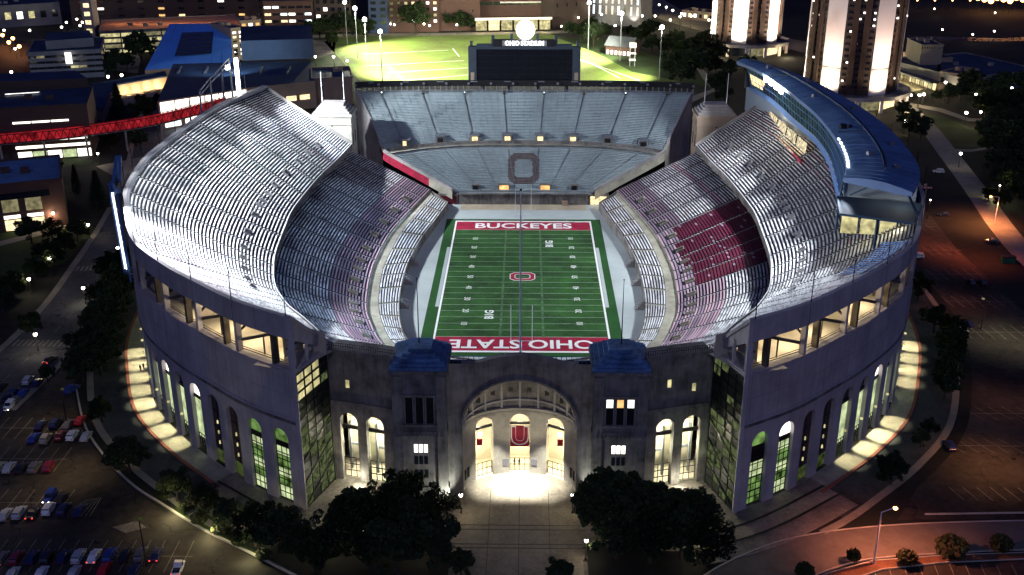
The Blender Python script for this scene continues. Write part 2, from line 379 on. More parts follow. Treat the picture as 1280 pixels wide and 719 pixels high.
# front terraces (shallow paved steps on both sides of the central plaza)
front=[(-62,-123),(-43.5,-136.6),(-26,-142.5),(0,-145.5),(26,-142.5),(43.5,-136.6),(62,-123)]
FA=Arc(front,side=1)
if FA.at(FA.len/2,5)[1]>FA.at(FA.len/2,0)[1]: FA.side=-1
L=FA.len
mb=MB()
strip(mb,FA,0,L,-26,0,G+.12,n=50)
struct('entrance_forecourt',mb,M['paving2'])
for k,(a,b) in enumerate(((0,3.6),(3.9,7.6),(7.9,12.5))):
    mb=MB(); wallbox(mb,FA,0,L,a,b,G-.2,G+.12-.16*0+(.10-.035*k),50); struct('paved_terrace',mb,M['paving'] if k<2 else M['paving2'])
mb=MB()
for d in (3.75,7.75): strip(mb,FA,0,L,d-.3,d+.3,G+.24,n=50)
struct('terrace_joint',mb,M['black'])
mb=MB(); mb.prism([(-12.2,-166),(12.2,-166),(12.2,-121),(-12.2,-121)],G,G+.26); struct('entrance_plaza',mb,M['paving'])
mb=MB()
for y in (-141.5,-143,-147.8,-149): mb.quad((-13,y,G+.285),(13,y,G+.285),(13,y+.3,G+.285),(-13,y+.3,G+.285))
for x in (-6,0,6): mb.quad((x-.06,-160,G+.285),(x+.06,-160,G+.285),(x+.06,-129,G+.285),(x-.06,-129,G+.285))
struct('plaza_joint',mb,M['black'])
# parking lots, roads
poly('west_parking_lot',[(128,140),(158,140),(150,60),(146,20),(146,-30),(150,-136),(76,-138),(84,-126),(95,-112),(108,-92),(116,-70),(122,-45),(124,-10),(124,60)],G+.03,M['asphalt_warm'])
poly('east_parking_lot',[(-40,-160),(-54,-149.5),(-73,-135.5),(-89,-112.5),(-103,-86),(-112,-64),(-124,-62),(-165,-72),(-190,-200),(-40,-200)],G+.03,M['asphalt_warm'])
rc=[(-132,-95),(-130,-60),(-131,-30),(-135,0),(-141,40),(-149,80),(-160,125),(-176,180),(-190,240),(-205,330),(-214,440)]
RA=Arc(rc)
mb=MB(); strip(mb,RA,0,RA.len,-9,9,G+.05,n=60); struct('east_street',mb,mat('street_asphalt',(.085,.09,.10),.85,.45,.06,fine=.6,crack=.05))
mb=MB()
for sd in (-1,1): wallbox(mb,RA,0,RA.len,sd*11 if sd<0 else 9,-9 if sd<0 else 11,G,G+.16,60)
struct('street_sidewalk',mb,M['sidewalk'])
mb=MB()
for u in (35,92):
    for k in range(12):
        a=-8.2+k*1.4; mb.quad(RA.at(u,a,G+.08),RA.at(u,a+.7,G+.08),RA.at(u+4,a+.7,G+.08),RA.at(u+4,a,G+.08))
for k in range(50):
    u=4+k*10
    if RA.len>u+4: mb.quad(RA.at(u,-.1,G+.08),RA.at(u,.1,G+.08),RA.at(u+4,.1,G+.08),RA.at(u+4,-.1,G+.08))
struct('street_marking',mb,M['paintline'])
poly('plaza_by_east_street',[at(120,208),at(210,190),at(205,235),at(190,262),at(170,262),at(150,225)],G+.06,M['paving2'])
# west side: service road beyond the lot, paths
r2=[(168,-60),(166,0),(170,40),(178,85),(187,140),(196,200),(205,300)]
R2=Arc(r2)
mb=MB(); strip(mb,R2,0,R2.len,-4.5,4.5,G+.05,n=40); struct('west_path',mb,M['sidewalk'])
# front street curving up from the bottom of the view
up_=[(30,-164),(34,-157),(43,-150),(55,-144),(74,-140),(102,-138),(150,-136.5),(190,-136)]; lo_=[(44,-166),(48,-161),(57,-155),(67,-151),(82,-149),(102,-147.5),(150,-146),(190,-145.5)]
mb=MB(); N=60
for i in range(N):
    a,b=[7*k/N for k in (i,i+1)]
    p,q,r_,s_=cr(up_,a),cr(lo_,a),cr(lo_,b),cr(up_,b)
    mb.quad((*p,G+.06),(*q,G+.06),(*r_,G+.06),(*s_,G+.06))
struct('front_street',mb,mat('front_street_asphalt',(.15,.13,.115),.85,.3,.06,fine=.6))
mb=MB()
for c,(lo,hi) in ((up_,(1,7)),(lo_,(1,7))):
    for i in range(50):
        a,b=[lo+(hi-lo)*k/50 for k in (i,i+1)]; mb.bar((*cr(c,a),G+.1),(*cr(c,b),G+.1),.16,4)
struct('front_street_kerb',mb,M['curb'])
isl=[(52,-158.5),(58,-155.3),(67,-151.6),(82,-149.7),(102,-148.3),(125,-147.6),(125,-149.6),(102,-150.2),(80,-152),(68,-154.2),(60,-158)]
mb=MB(); mb.prism(isl,G,G+.14); struct('planted_island',mb,M['mulch'])
mb=MB()
for p,q in zip(isl,isl[1:]+isl[:1]): mb.bar((*p,G+.14),(*q,G+.14),.14,4)
struct('island_kerb',mb,M['curb'])
poly('south_lot',[(60,-158.6),(68,-154.8),(80,-152.5),(102,-150.7),(130,-150),(130,-175),(50,-175)],G+.03,M['asphalt_warm'])
mb=MB(); mb.bar((82,-136.2,G+.2),(150,-133.6,G+.2),.2,4); struct('lot_kerb',mb,M['curb'])
# lit kerb along the left lot
mb=MB(); ek=[(-111,-84),(-102,-102),(-93,-115),(-82,-127.5),(-73,-135),(-63,-143),(-54,-149),(-40,-158.5)]
for i in range(50):
    a,b=7*i/50,7*(i+1)/50; mb.bar((*cr(ek,a),G+.15),(*cr(ek,b),G+.15),.3,4)
struct('east_lot_kerb',mb,M['curb'])
poly('planting_bed',[cr(ek,t/6) for t in range(0,43)]+[(-36,-150),(-40,-147),(-52,-141),(-64,-133),(-74,-127),(-84,-120),(-95,-106),(-104,-90)],G+.06,M['lawn'])
poly('front_planting',[(-13,-166),(-13,-147),(-26,-149),(-40,-146),(-50,-143),(-58,-145),(-40,-158),(-36,-166)],G+.30,M['ground'])
poly('front_planting',[(13,-166),(13,-147),(26,-149),(38,-150.5),(34,-156),(30,-166)],G+.30,M['ground'])
# painted stalls
mb=MB()
def stall(x,y,l,lean=0,w=.07): mb.quad((x-w,y,G+.06),(x+w,y,G+.06),(x+w+lean,y+l,G+.06),(x-w+lean,y+l,G+.06))
for y in (-112,-97): 
    for i in range(15): stall(99+i*3.3+(y+112)*.25,y,6.5,-3.2)
    mb.quad((98+(y+112)*.25,y+3,G+.06),(148,y+3,G+.06),(148,y+3.15,G+.06),(98+(y+112)*.25,y+3.15,G+.06))
for y in (-127,):
    for i in range(20): stall(92+i*2.9,y-4,5,-1.5)
for y in (-52,-30,-8,14,38):
    for i in range(8): stall(124+i*3,y,9.5,-1.0)
    mb.quad((123,y+4.7,G+.06),(147,y+4.7,G+.06),(147,y+4.85,G+.06),(123,y+4.85,G+.06))
for i in range(18): stall(66+i*2.9,-158,5.6,.6)
for y,x0,x1 in ((-104,-121,-99),(-117.5,-140,-100),(-134.5,-127,-92),(-152,-150,-62)):
    k=int((x1-x0)/2.8)
    for i in range(k+1): stall(x0+i*2.8,y-5,10,0)
    mb.quad((x0,y-.07,G+.06),(x1,y-.07,G+.06),(x1,y+.07,G+.06),(x0,y+.07,G+.06))
for i in range(7): mb.bar((-92+i*.9,-139.2,G+.05),(-89.5+i*.45,-133+i*.1,G+.05),.07,4)
struct('parking_stall_markings',mb,M['paintline'])
mb=MB(); c=at(162,660); mb.prism([(c.x-3.4,c.y),(c.x,c.y-2),(c.x+3.4,c.y),(c.x+.6,c.y+2.2)],G,G+.15); struct('traffic_island',mb,M['paving2'])
# practice field behind the stadium
pf=[at(405,52),at(430,44),at(560,41.5),at(690,43),at(740,62),at(790,85),at(880,104),(90,285),(-95,285),at(452,104)]
poly('practice_field',pf,G+.05,M['pitch'])
poly('practice_field_surround',[at(380,60),at(420,45),at(450,110),at(470,116),(-95,270),at(400,120)],G+.03,M['lawn'])
poly('lawn',[at(690,45),at(760,50),at(850,80),at(900,105),at(880,108),at(790,90),at(745,66)],G+.07,M['lawn'])
mb=MB()
for (a,b) in ((at(486,83),at(505,101)),(at(566,61),at(574,71)),(at(452,83),at(580,76)),(at(452,68),at(560,63)),(at(726,75),at(800,101)),(at(740,80),at(775,98)),(at(486,91),at(585,85)),(at(505,101),at(585,94))):
    d=(b-a).normalized(); nrm=Vector((-d.y,d.x,0))*.35
    mb.quad(a-nrm+Vector((0,0,.09)),b-nrm+Vector((0,0,.09)),b+nrm+Vector((0,0,.09)),a+nrm+Vector((0,0,.09)))
struct('practice_field_markings',mb,M['white'])
far=Arc([(-330,455),(-200,448),(-130,462),(-60,468),(20,478),(60,492)]); mb=MB(); strip(mb,far,0,far.len,-6,6,G+.06,n=30); struct('back_street',mb,M['sidewalk'])
hw=Arc([(240,330),(205,395),(165,455),(140,505),(120,560),(108,640),(100,760)]); mb=MB(); strip(mb,hw,0,hw.len,-17,17,G+.06,n=40); struct('highway',mb,mat('highway_concrete',(.20,.18,.13),.85,.35,.05))
mb=MB()
for d in (-15,-8,-1,1,8,15):
    for k in range(40): u=k*9; mb.quad(hw.at(u,d-.12,G+.09),hw.at(u,d+.12,G+.09),hw.at(u+4,d+.12,G+.09),hw.at(u+4,d-.12,G+.09))
struct('highway_markings',mb,M['paintline'])
poly('river_water',[at(1122,45),at(1250,48),at(1300,46),at(1300,51),at(1245,52),at(1122,50)],G+.05,M['water'])
for k,pts in enumerate(([at(1130,131),at(1175,140),at(1210,152),at(1280,153),at(1280,150),at(1212,148),at(1178,136),at(1132,128)],[at(1170,186),at(1215,187),at(1245,182),at(1245,185),at(1215,190),at(1172,190)],[at(1130,118),at(1160,110),at(1168,103),at(1120,92),at(1100,105)],[at(850,125),at(890,112),at(878,98),at(870,85),at(877,85),at(888,96),at(898,112),at(862,130)])):
    poly('footpath',pts,G+.08,M['sidewalk'] if k!=2 else M['paving'])
poly('lawn',[at(1135,142),at(1178,145),at(1212,160),at(1260,162),at(1265,185),at(1180,183)],G+.04,M['lawn'])
poly('lawn',[at(0,202),at(90,198),at(117,200),at(112,206),at(60,209),at(0,210)],G+.09,M['lawn'])
poly('lawn',[at(0,292),at(90,272),at(120,285),at(80,330),at(0,345)],G+.04,M['lawn'])
poly('footpath',[at(0,302),at(75,282),at(86,280),at(86,285),at(0,308)],G+.08,M['sidewalk'])
poly('forecourt',[at(62,110),at(150,132),at(195,132),at(200,118),at(150,105)],G+.05,M['paving'])
poly('forecourt',[at(140,66),at(178,66),at(172,92),at(140,88)],G+.05,M['paving'])
poly('back_court',[at(310,53),at(420,50),at(418,66),at(395,74)],G+.05,M['paving2'])
# ================================================================ THE STADIUM
ST=empty('football_stadium',(0,0,G),'huge horseshoe concrete football stadium with silver bench stands around the lit green field','stadium')
def part(mb,name,m,parent=ST,label=None,**k):
    o=mb.build(name,m,parent,**k)
    if label: o['label']=label
    return o
SEATMATS=[M['bench'],M['bench_mauve'],M['bench_pink'],M['bench_red'],M['bench_blue'],M['bench_o'],M['bench_worn'],M['bench_dull']]
wrnd=random.Random(77)
def worn(): return (0,0,0,0,6,6,6,7)[wrnd.randrange(8)]
class Deck:
    "ruled seating deck between an inner and an outer curve given by matching control points"
    def __init__(s,I,O,zi,zo,rows,n_idx=None):
        s.I,s.O,s.zi,s.zo,s.rows=I,O,zi,zo,rows; s.T=len(I)-1
    def P(s,t,v,dz=0):
        a=cr(s.I,t); b=cr(s.O,t); zi=s.zi(t) if callable(s.zi) else s.zi; zo=s.zo(t) if callable(s.zo) else s.zo
        return (a[0]+(b[0]-a[0])*v,a[1]+(b[1]-a[1])*v,zi+(zo-zi)*v+dz)
    def base(s,holes,nseg,v0=0,v1=1):
        mb=MB(); Rr=s.rows
        for k in range(Rr):
            va,vb=k/Rr,(k+1)/Rr
            for j in range(nseg):
                ta,tb=s.T*j/nseg,s.T*(j+1)/nseg; tm=(ta+tb)/2; vm=(va+vb)/2
                if any(h[0]<tm<h[1] and h[2]<vm<h[3] for h in holes): continue
                # tread is flat at the height of its inner edge, then a riser
                p,q=s.P(ta,va),s.P(tb,va); r_,w=s.P(tb,vb),s.P(ta,vb)
                mb.quad(p,q,(r_[0],r_[1],q[2]),(w[0],w[1],p[2]))
                mb.quad((w[0],w[1],p[2]),(r_[0],r_[1],q[2]),r_,w)
        return mb
    def section(s,t0,t1,nseg,holes,col,wid=.42,v0=0,v1=1,h=.36):
        mb=MB(); Rr=s.rows
        for k in range(Rr):
            vc=(k+.48)/Rr
            if not v0<=vc<=v1: continue
            for j in range(nseg):
                ta,tb=t0+(t1-t0)*j/nseg,t0+(t1-t0)*(j+1)/nseg; tm=(ta+tb)/2
                if any(hh[0]-.01<tm<hh[1]+.01 and hh[2]-.6/Rr<vc<hh[3]+.6/Rr for hh in holes): continue
                zk=k/Rr; w=wid/Rr/2; mi=col(tm,vc)
                if mi==0: mi=worn()
                def Q(t,v):
                    x,y,_=s.P(t,v); zt=s.P(t,zk)[2]; return (x,y,zt)
                a,b,c,d=Q(ta,vc-w),Q(tb,vc-w),Q(tb,vc+w),Q(ta,vc+w)
                up=lambda p,e: (p[0],p[1],p[2]+e)
                mb.add([up(a,h),up(b,h),up(c,h),up(d,h),up(a,h-.09),up(b,h-.09),up(c,h-.09),up(d,h-.09)],[(0,1,2,3),(0,4,5,1),(2,6,7,3)],mi)
        return mb
def vomitory(dk,t0,t1,v0,v1,m,drop=1.6,name='vomitory',lit=None,parent=None,hw_=.75,fl=None):
    mb=MB(); P=dk.P
    def wall(a,b,lo,hi,th=.0):
        mb.quad((a[0],a[1],a[2]+lo),(b[0],b[1],b[2]+lo),(b[0],b[1],b[2]+hi),(a[0],a[1],a[2]+hi))
    A,B,C,D=P(t0,v0),P(t1,v0),P(t1,v1),P(t0,v1)
    for p,q in ((A,D),(B,C),(D,C)):
        mb.bar((p[0],p[1],p[2]+hw_),(q[0],q[1],q[2]+hw_),.17,4); wall(p,q,-2.0,hw_)
    zf=min(A[2],B[2])-drop
    mb.quad((A[0],A[1],A[2]-.6),(B[0],B[1],B[2]-.6),(C[0],C[1],A[2]-.9),(D[0],D[1],A[2]-.9),1)
    mb.quad((C[0],C[1],A[2]-.9),(D[0],D[1],A[2]-.9),(D[0],D[1],D[2]-.8),(C[0],C[1],C[2]-.8),2)
    o=mb.build(name,[m,fl or M['concrete'],lit or M['void']],parent); 
    return o
def aisles(dk,ts,v0,v1,w,m,parent):
    for t in ts:
        mb=MB(); dt=w
        n=dk.rows
        for k in range(n):
            va,vb=k/n,(k+1)/n
            if va<v0 or vb>v1+1e-6: continue
            za=dk.P(t,va)[2]
            p,q,r_,s_=dk.P(t-dt,va),dk.P(t+dt,va),dk.P(t+dt,vb),dk.P(t-dt,vb)
            mb.quad((p[0],p[1],za+.22),(q[0],q[1],za+.22),(r_[0],r_[1],za+.22),(s_[0],s_[1],za+.22))
            mb.quad((p[0],p[1],za),(q[0],q[1],za),(q[0],q[1],za+.22),(p[0],p[1],za+.22))
        part(mb,'aisle_steps',m,parent)
full=lambda h: mirror(h)
# ---- lower bowl (A deck), runs round the whole horseshoe
A=Deck(full(W2),full(TT),5.4,lambda t:30.0 if abs(t-10)>2.8 else 28.3,58)
NA=40; ta=[20*i/NA for i in range(NA+1)]
holesA=[]
for i in range(NA):
    a,b=ta[i],ta[i+1]
    if 1<=i<=NA-2 and not 16<=i<=23: m_=(a+b)/2; holesA.append((a+(b-a)*.40,a+(b-a)*.57,.05,.10))
crim={31,32,33,34,35}
def colA(i):
    def f(t,v):
        if i>=20:
            if i in crim and (.06 if i in (33,34) else .10)<v<.56: return 3 if wrnd.random()<.97 else 1
            if i>=36: return 1 if v<.17 else (2 if .42<v<.45 else 0)
            if v<.13: return 1 if int(v*58)%3 else 2
            if v<.25: return 2 if int(v*58)%4 else 1
            if .47<v<.52: return 2
            return 0
        if v<.21: return 1 if int(v*58)%5 else 2
        return 0
    return f
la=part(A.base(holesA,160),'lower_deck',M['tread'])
for i in range(NA):
    d=(ta[i+1]-ta[i])*.065
    hid=17<=i<=22
    o=A.section(ta[i]+d,ta[i+1]-d,3 if hid else 6,holesA,colA(i),wid=.84 if i in crim else .5,v1=1 if 14<=i<=25 else .66).build('seating_section',SEATMATS,la)
    if i in crim: o['label']='block of crimson seats'
for h in holesA: vomitory(A,*h,M['walk'],parent=la,hw_=.5,fl=M['void'],lit=M['walk'])
aisles(A,ta,0,.66,.012,M['aisle'],la)
# ---- box seats at the field wall
B=Deck(full(FF),full(W1),2.4,4.7,8)
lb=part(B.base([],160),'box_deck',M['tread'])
NB=32; tb=[20*i/NB for i in range(NB+1)]
for i in range(NB):
    d=(tb[i+1]-tb[i])*.06
    part(B.section(tb[i]+d,tb[i+1]-d,3,[],lambda t,v:0,wid=.5),'seating_section',SEATMATS,lb)
aisles(B,tb,0,1,.02,M['walk'],lb)
mb=MB(); Fc=full(FF); W1c=full(W1); W2c=full(W2); n=160
for j in range(n):
    t0,t1=20*j/n,20*(j+1)/n
    p,q=cr(Fc,t0),cr(Fc,t1); mb.quad((*p,0),(*q,0),(*q,3.2),(*p,3.2))
    a,b=cr(W1c,t0),cr(W1c,t1); c,d=cr(W2c,t1),cr(W2c,t0)
    mb.quad((*a,4.72),(*b,4.72),(*c,4.72),(*d,4.72),1); mb.quad((*d,4.72),(*c,4.72),(*c,5.5),(*d,5.5),1)
    mb.bar((*p,3.2),(*q,3.2),.14,4)
for t in (0,20):
    p,q,r_=cr(Fc,t),cr(W1c,t),cr(W2c,t); mb.quad((*p,0),(*r_,0),(*r_,5.4),(*p,3.2))
part(mb,'field_wall_and_walkway',[M['concrete_old'],M['walk']])
for t in (2.9,3.9,4.9,15.1,16.1,17.1):                          # little stairs down to the field
    p=cr(Fc,t); s=-1 if p[0]<0 else 1
    mb=MB()
    for k in range(4): mb.box((p[0]-s*(.4+k*.7),p[1],1.3-k*.35),(.7,2.0,2.6-k*.7))
    for dy in (-1,1): mb.bar((p[0],p[1]+dy,3.4),(p[0]-s*3,p[1]+dy,1.5),.08,4)
    part(mb,'field_stairs',M['concrete'])
# ---- upper decks (C deck), one on each side
CI=[(64.5,72),(66.7,48),(69,28),(70.5,2),(70.6,-10),(70,-19),(67.7,-45),(65,-60),(62.3,-70),(59.5,-76.5),(56,-83),(51,-90),(42,-104)]
CO=[(x,y) for x,y in wall_half]
NC=22
for side in (-1,1):
    C=Deck([(side*x,y) for x,y in CI],[(side*x*.997,y) for x,y in CO],24.3,44.7,40)
    tc=[12*i/NC for i in range(NC+1)]; holes=[]
    for i in range(0,NC-1):
        a,b=tc[i],tc[i+1]
        if i%1==0 and 1<=i<=15: holes.append((a+(b-a)*.39,a+(b-a)*.62,.19,.24))
    if side>0: v1=lambda i:1.0
    def colC(t,v,side=side):
        if side<0:
            if v>.72 and 7.6<t<11.2: return 2 if (int(t*9)+int(v*40))%3 else 0
            if .45<v<.72 and 7.5<t<10: return 2 if int(v*40)%4==0 else 0
        else:
            if v>.55 and t>8: return 2 if int(v*40)%4==0 else 0
            if v>.5 and t<7: return 2 if int(v*40)%3==0 else 0
        return 0
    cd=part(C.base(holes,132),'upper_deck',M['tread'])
    for i in range(NC):
        d=(tc[i+1]-tc[i])*.075
        part(C.section(tc[i]+d,tc[i+1]-d,5,holes,colC,wid=.47),'seating_section',SEATMATS,cd)
    for h in holes: vomitory(C,*h,M['aisle'],parent=cd,hw_=.45,fl=M['concrete'],lit=M['concrete_old'])
    aisles(C,tc,0,1,.017,M['aisle'],cd)
    # fascia under the front edge, handrail, end fascia
    mb=MB(); n=132
    for j in range(n):
        t0,t1=12*j/n,12*(j+1)/n; p,q=C.P(t0,0),C.P(t1,0); e,f=C.P(t0,.05),C.P(t1,.05)
        mb.quad((p[0],p[1],p[2]-1.6),(q[0],q[1],q[2]-1.6),(q[0],q[1],q[2]+.9),(p[0],p[1],p[2]+.9)); mb.quad((p[0],p[1],p[2]-1.6),(q[0],q[1],q[2]-1.6),(f[0],f[1],f[2]-1.6),(e[0],e[1],e[2]-1.6))
        mb.bar((p[0],p[1],p[2]+.9),(q[0],q[1],q[2]+.9),.12,4,1)
    part(mb,'deck_fascia',[M['concrete_old'],M['whitesteel']],cd)
    mb=MB()
    for k in range(20):                                          # raking end walls of the deck
        for t in (0,12):
            p,q=C.P(t,k/20),C.P(t,(k+1)/20); lo=2.2 if t==0 else 3
            mb.quad((p[0],p[1],p[2]-lo),(q[0],q[1],q[2]-lo),(q[0],q[1],q[2]+1),(p[0],p[1],p[2]+1)); mb.bar((p[0],p[1],p[2]+1),(q[0],q[1],q[2]+1),.3,4)
    part(mb,'deck_end_wall',M['concrete'],cd)
    mb=MB(); j=0
    for t in [x*.5 for x in range(1,24)]:                         # columns carrying the front edge
        p=C.P(t,.22); mb.bar((p[0],p[1],G),(p[0],p[1],p[2]-1.2),.55,6)
    part(mb,'deck_columns',M['concrete_old'],cd)
# ---------------------------------------------------------------- outer wall with arches, gallery and parapet
BAY=7.45; U0=1.6
for side,W in ((-1,WL),(1,WR)):
    nb=int((W.len-U0)/BAY); mb=MB(); wl=None
    strip(mb,W,0,U0,0,0,G,34.4)
    for i in range(0,1): mb.quad(W.at(0,0,G),W.at(U0,0,G),W.at(U0,0,34.4),W.at(0,0,34.4))
    for i in range(nb):
        a=U0+i*BAY; archbay(mb,W,a,a+BAY,G,34.4,4.3,G+.3,20.4,1.1,0,0,0)
    e=U0+nb*BAY; mb.quad(W.at(e,0,G),W.at(W.len,0,G),W.at(W.len,0,34.4),W.at(e,0,34.4))
    wallbox(mb,W,0,W.len,-1.6,-.0,34.4,34.6,60)
    wallbox(mb,W,0,W.len,.02,.42,22.7,23.3,80,1); wallbox(mb,W,0,W.len,.02,.25,23.3,23.8,80,0); wallbox(mb,W,0,W.len,.02,.22,34.0,34.62,80,0)
    outer=part(mb,'outer_wall',[M['concrete_wall'],M['concrete_old']])
    mb=MB()
    for i in range(nb): u=U0+i*BAY; mb.bar(W.at(u,-.02,23.9),W.at(u,-.02,33.9),.05,4); mb.bar(W.at(u,.13,41.4),W.at(u,.13,45.5),.05,4)
    for z in (28.8,): 
        for i in range(80): mb.bar(W.at(W.len*i/80,-.02,z),W.at(W.len*(i+1)/80,-.02,z),.045,4)
    part(mb,'panel_joints',M['concrete_old'],outer)
    # gallery: piers, floor, rear wall, rakers
    mb=MB(); 
    strip(mb,W,0,W.len,-11,-1.6,34.4,n=60); strip(mb,W,0,W.len,-9.3,-9.3,34.4,39.2,n=60,mi=0)
    gal=part(mb,'gallery',M['concrete_lit'],label='open gallery under the rim with lit concrete rooms')
    for i in range(0,nb+1):
        u=U0-1.2+i*BAY*2
        if u>W.len: break
        q=MB(); wallbox(q,W,u,u+.8,-1.3,-.1,34.6,41.4); part(q,'pier',M['concrete_wall'],gal)
        q=MB(); q.bar(W.at(u+BAY*.75,-1.3,40.6),W.at(u+BAY*1.98,-1.3,37.0),.42,4); wallbox(q,W,u+BAY*.62,u+BAY*.73,-1.6,-.3,34.6,41.3); q.bar(W.at(u+BAY*1.3,-2.5,34.6),W.at(u+BAY*1.3,-2.5,38.4),.2,4); q.bar(W.at(u+1.2,-3.5,39.2),W.at(u+BAY*.6,-3.5,36.6),.3,4); q.bar(W.at(u,-1.2,35.0),W.at(u+BAY*2,-1.2,35.0),.10,4); q.bar(W.at(u,-1.2,35.5),W.at(u+BAY*2,-1.2,35.5),.07,4)
        part(q,'raking_beam',mat('shaded_gallery_steel',(.10,.085,.065),.8,.3,.3) if i==0 else bpy.data.materials['shaded_gallery_steel'],gal)  # beams and posts in one dark brown steel
        if i%2==0:
            q=MB(); wallbox(q,W,u+BAY*.7,u+BAY*.72,-9,-3.5,34.5,39.3); wallbox(q,W,u+BAY*1.3,u+BAY*1.33,-9,-5,34.5,38); part(q,'partition',M['concrete_lit'],gal)
        q=MB(); b=W.at(u+.4,.06,41.0); q.bar(b,(b[0],b[1],52.5),.11,5); part(q,'rim_pole',M['black'])
    # parapet band up to the rim
    mb=MB(); wallbox(mb,W,0,W.len,-.55,.15,41.2,45.6,80); wallbox(mb,W,0,W.len,-.7,.3,45.6,46.0,80)
    if side<0: wallbox(mb,W,60,W.len,-1.3,-.72,45.2,45.9,60,1)
    part(mb,'rim_parapet',[M['concrete_wall'],M['bluesteel'] if side>0 else M['steel']])
    # windows and doors in the arches nearest the front
    plan='gGdd' if side<0 else 'hGdd'
    for i in range(min(nb,20)):
        c=U0+(i+.5)*BAY; k=plan[i] if i<4 else ('w' if i in (4,) and side<0 else 'o')
        if k in 'gGh':
            q=MB(); seg=[(3.4,6.2,1),(6.4,8.4,0),(8.6,10.4,1),(10.6,13.4,0),(13.6,15.6,1)] if k!='h' else [(3.4,6.0,0),(6.2,9.5,0),(9.7,13.0,1),(13.2,16.2,2)]
            for z0,z1,mi in seg: archpane(q,W,c,4.3,z0,z1,-.95,mi,False)
            archpane(q,W,c,4.3,16.9,20.4,-.95,0 if k!='G' or side<0 else 3)
            win=part(q,'arched_window',[E['green'],E['palegreen'],M['void'],E['white']],outer,label='tall arched window glowing green')
            q=MB(); wallbox(q,W,c-2.15,c+2.15,-1.0,-.8,15.8,16.9); bezel(q,W,c-2.1,c+2.1,3.3,15.8,-.8,.1,3,8); part(q,'window_frame',M['black'],win)
        elif k=='d':
            q=MB(); archpane(q,W,c,4.3,6.5,20.4,-.8,0); archpane(q,W,c,4.3,3.3,6.5,-.9,1,False)
            for zz in (8.5,11,13.5): q.box(W.at(c+.2,-.7,zz),(.35,.35,.7),0,2)
            win=part(q,'arched_window',[M['brick_brown'],E['dimgreen'],E['yellow']],outer,label='arched bay closed with brown panels')
            q=MB(); 
            for dz in (8,12,16): wallbox(q,W,c-2.1,c+2.1,-.8,-.7,dz,dz+.15)
            wallbox(q,W,c-.08,c+.08,-.8,-.7,6.5,20.3); part(q,'window_frame',M['black'],win)
        else:
            q=MB(); archpane(q,W,c,4.3,17.0,20.4,-1.0,0 if (k=='w' or i in (6,)) else 2); archpane(q,W,c,4.3,6.4,16.2,-.95,1,False)
            win=part(q,'arched_window',[E['white'],E['palegreen'],M['glass_dark']],outer,label='arched opening glowing pale green')
            q=MB(); wallbox(q,W,c-2.15,c+2.15,-1.1,-.8,16.2,17.0); bezel(q,W,c-2.1,c+2.1,3.3,7.2,-.9,.09,4,3); part(q,'gate_grille',M['black'],win)
    # interior back wall behind the open arches
    mb=MB(); strip(mb,W,U0,W.len,-9,-9,G,22,n=50); strip(mb,W,U0,W.len,-9,-1.1,22,n=50); part(mb,'concourse_wall',M['concrete_lit'])
    # lights: downlights over the walkway, lamps in the gallery
    lit=[5,6,7,8,9,10,11,12] if side<0 else [4,5,6,7,10,11,12,13]
    for i in lit:
        u=U0+(i+.5)*BAY; p=W.at(u,.5,9.6)
        light('SPOT',p,(5200 if not(side>0 and i in (5,6)) else 9000)*(.8,1.1,.9,1.25,.7)[i%5],(1,.90,.58),.15,W.at(u,2.4,G),62,.5)
        q=MB(); q.box(W.at(u,.35,10),(.5,.5,.4)); part(q,'wall_lamp',E['yellow'])
    for i in ([0,1,2,3] if side<0 else [0,1,2,3,4]):
        u=4+i*BAY*1.35; light('POINT',W.at(u+2.5,-5.2,38.0),1700 if i else 1500,(1,.80,.50),.3)
    for i in (5,7,9,11): light('POINT',W.at(U0+(i+.5)*BAY,-5.5,9),900,(.85,1,.55),.5)
M['stair_dark']=mat('rough_dark_glass',(.015,.02,.018),.5,.2,.4,spec=.2)
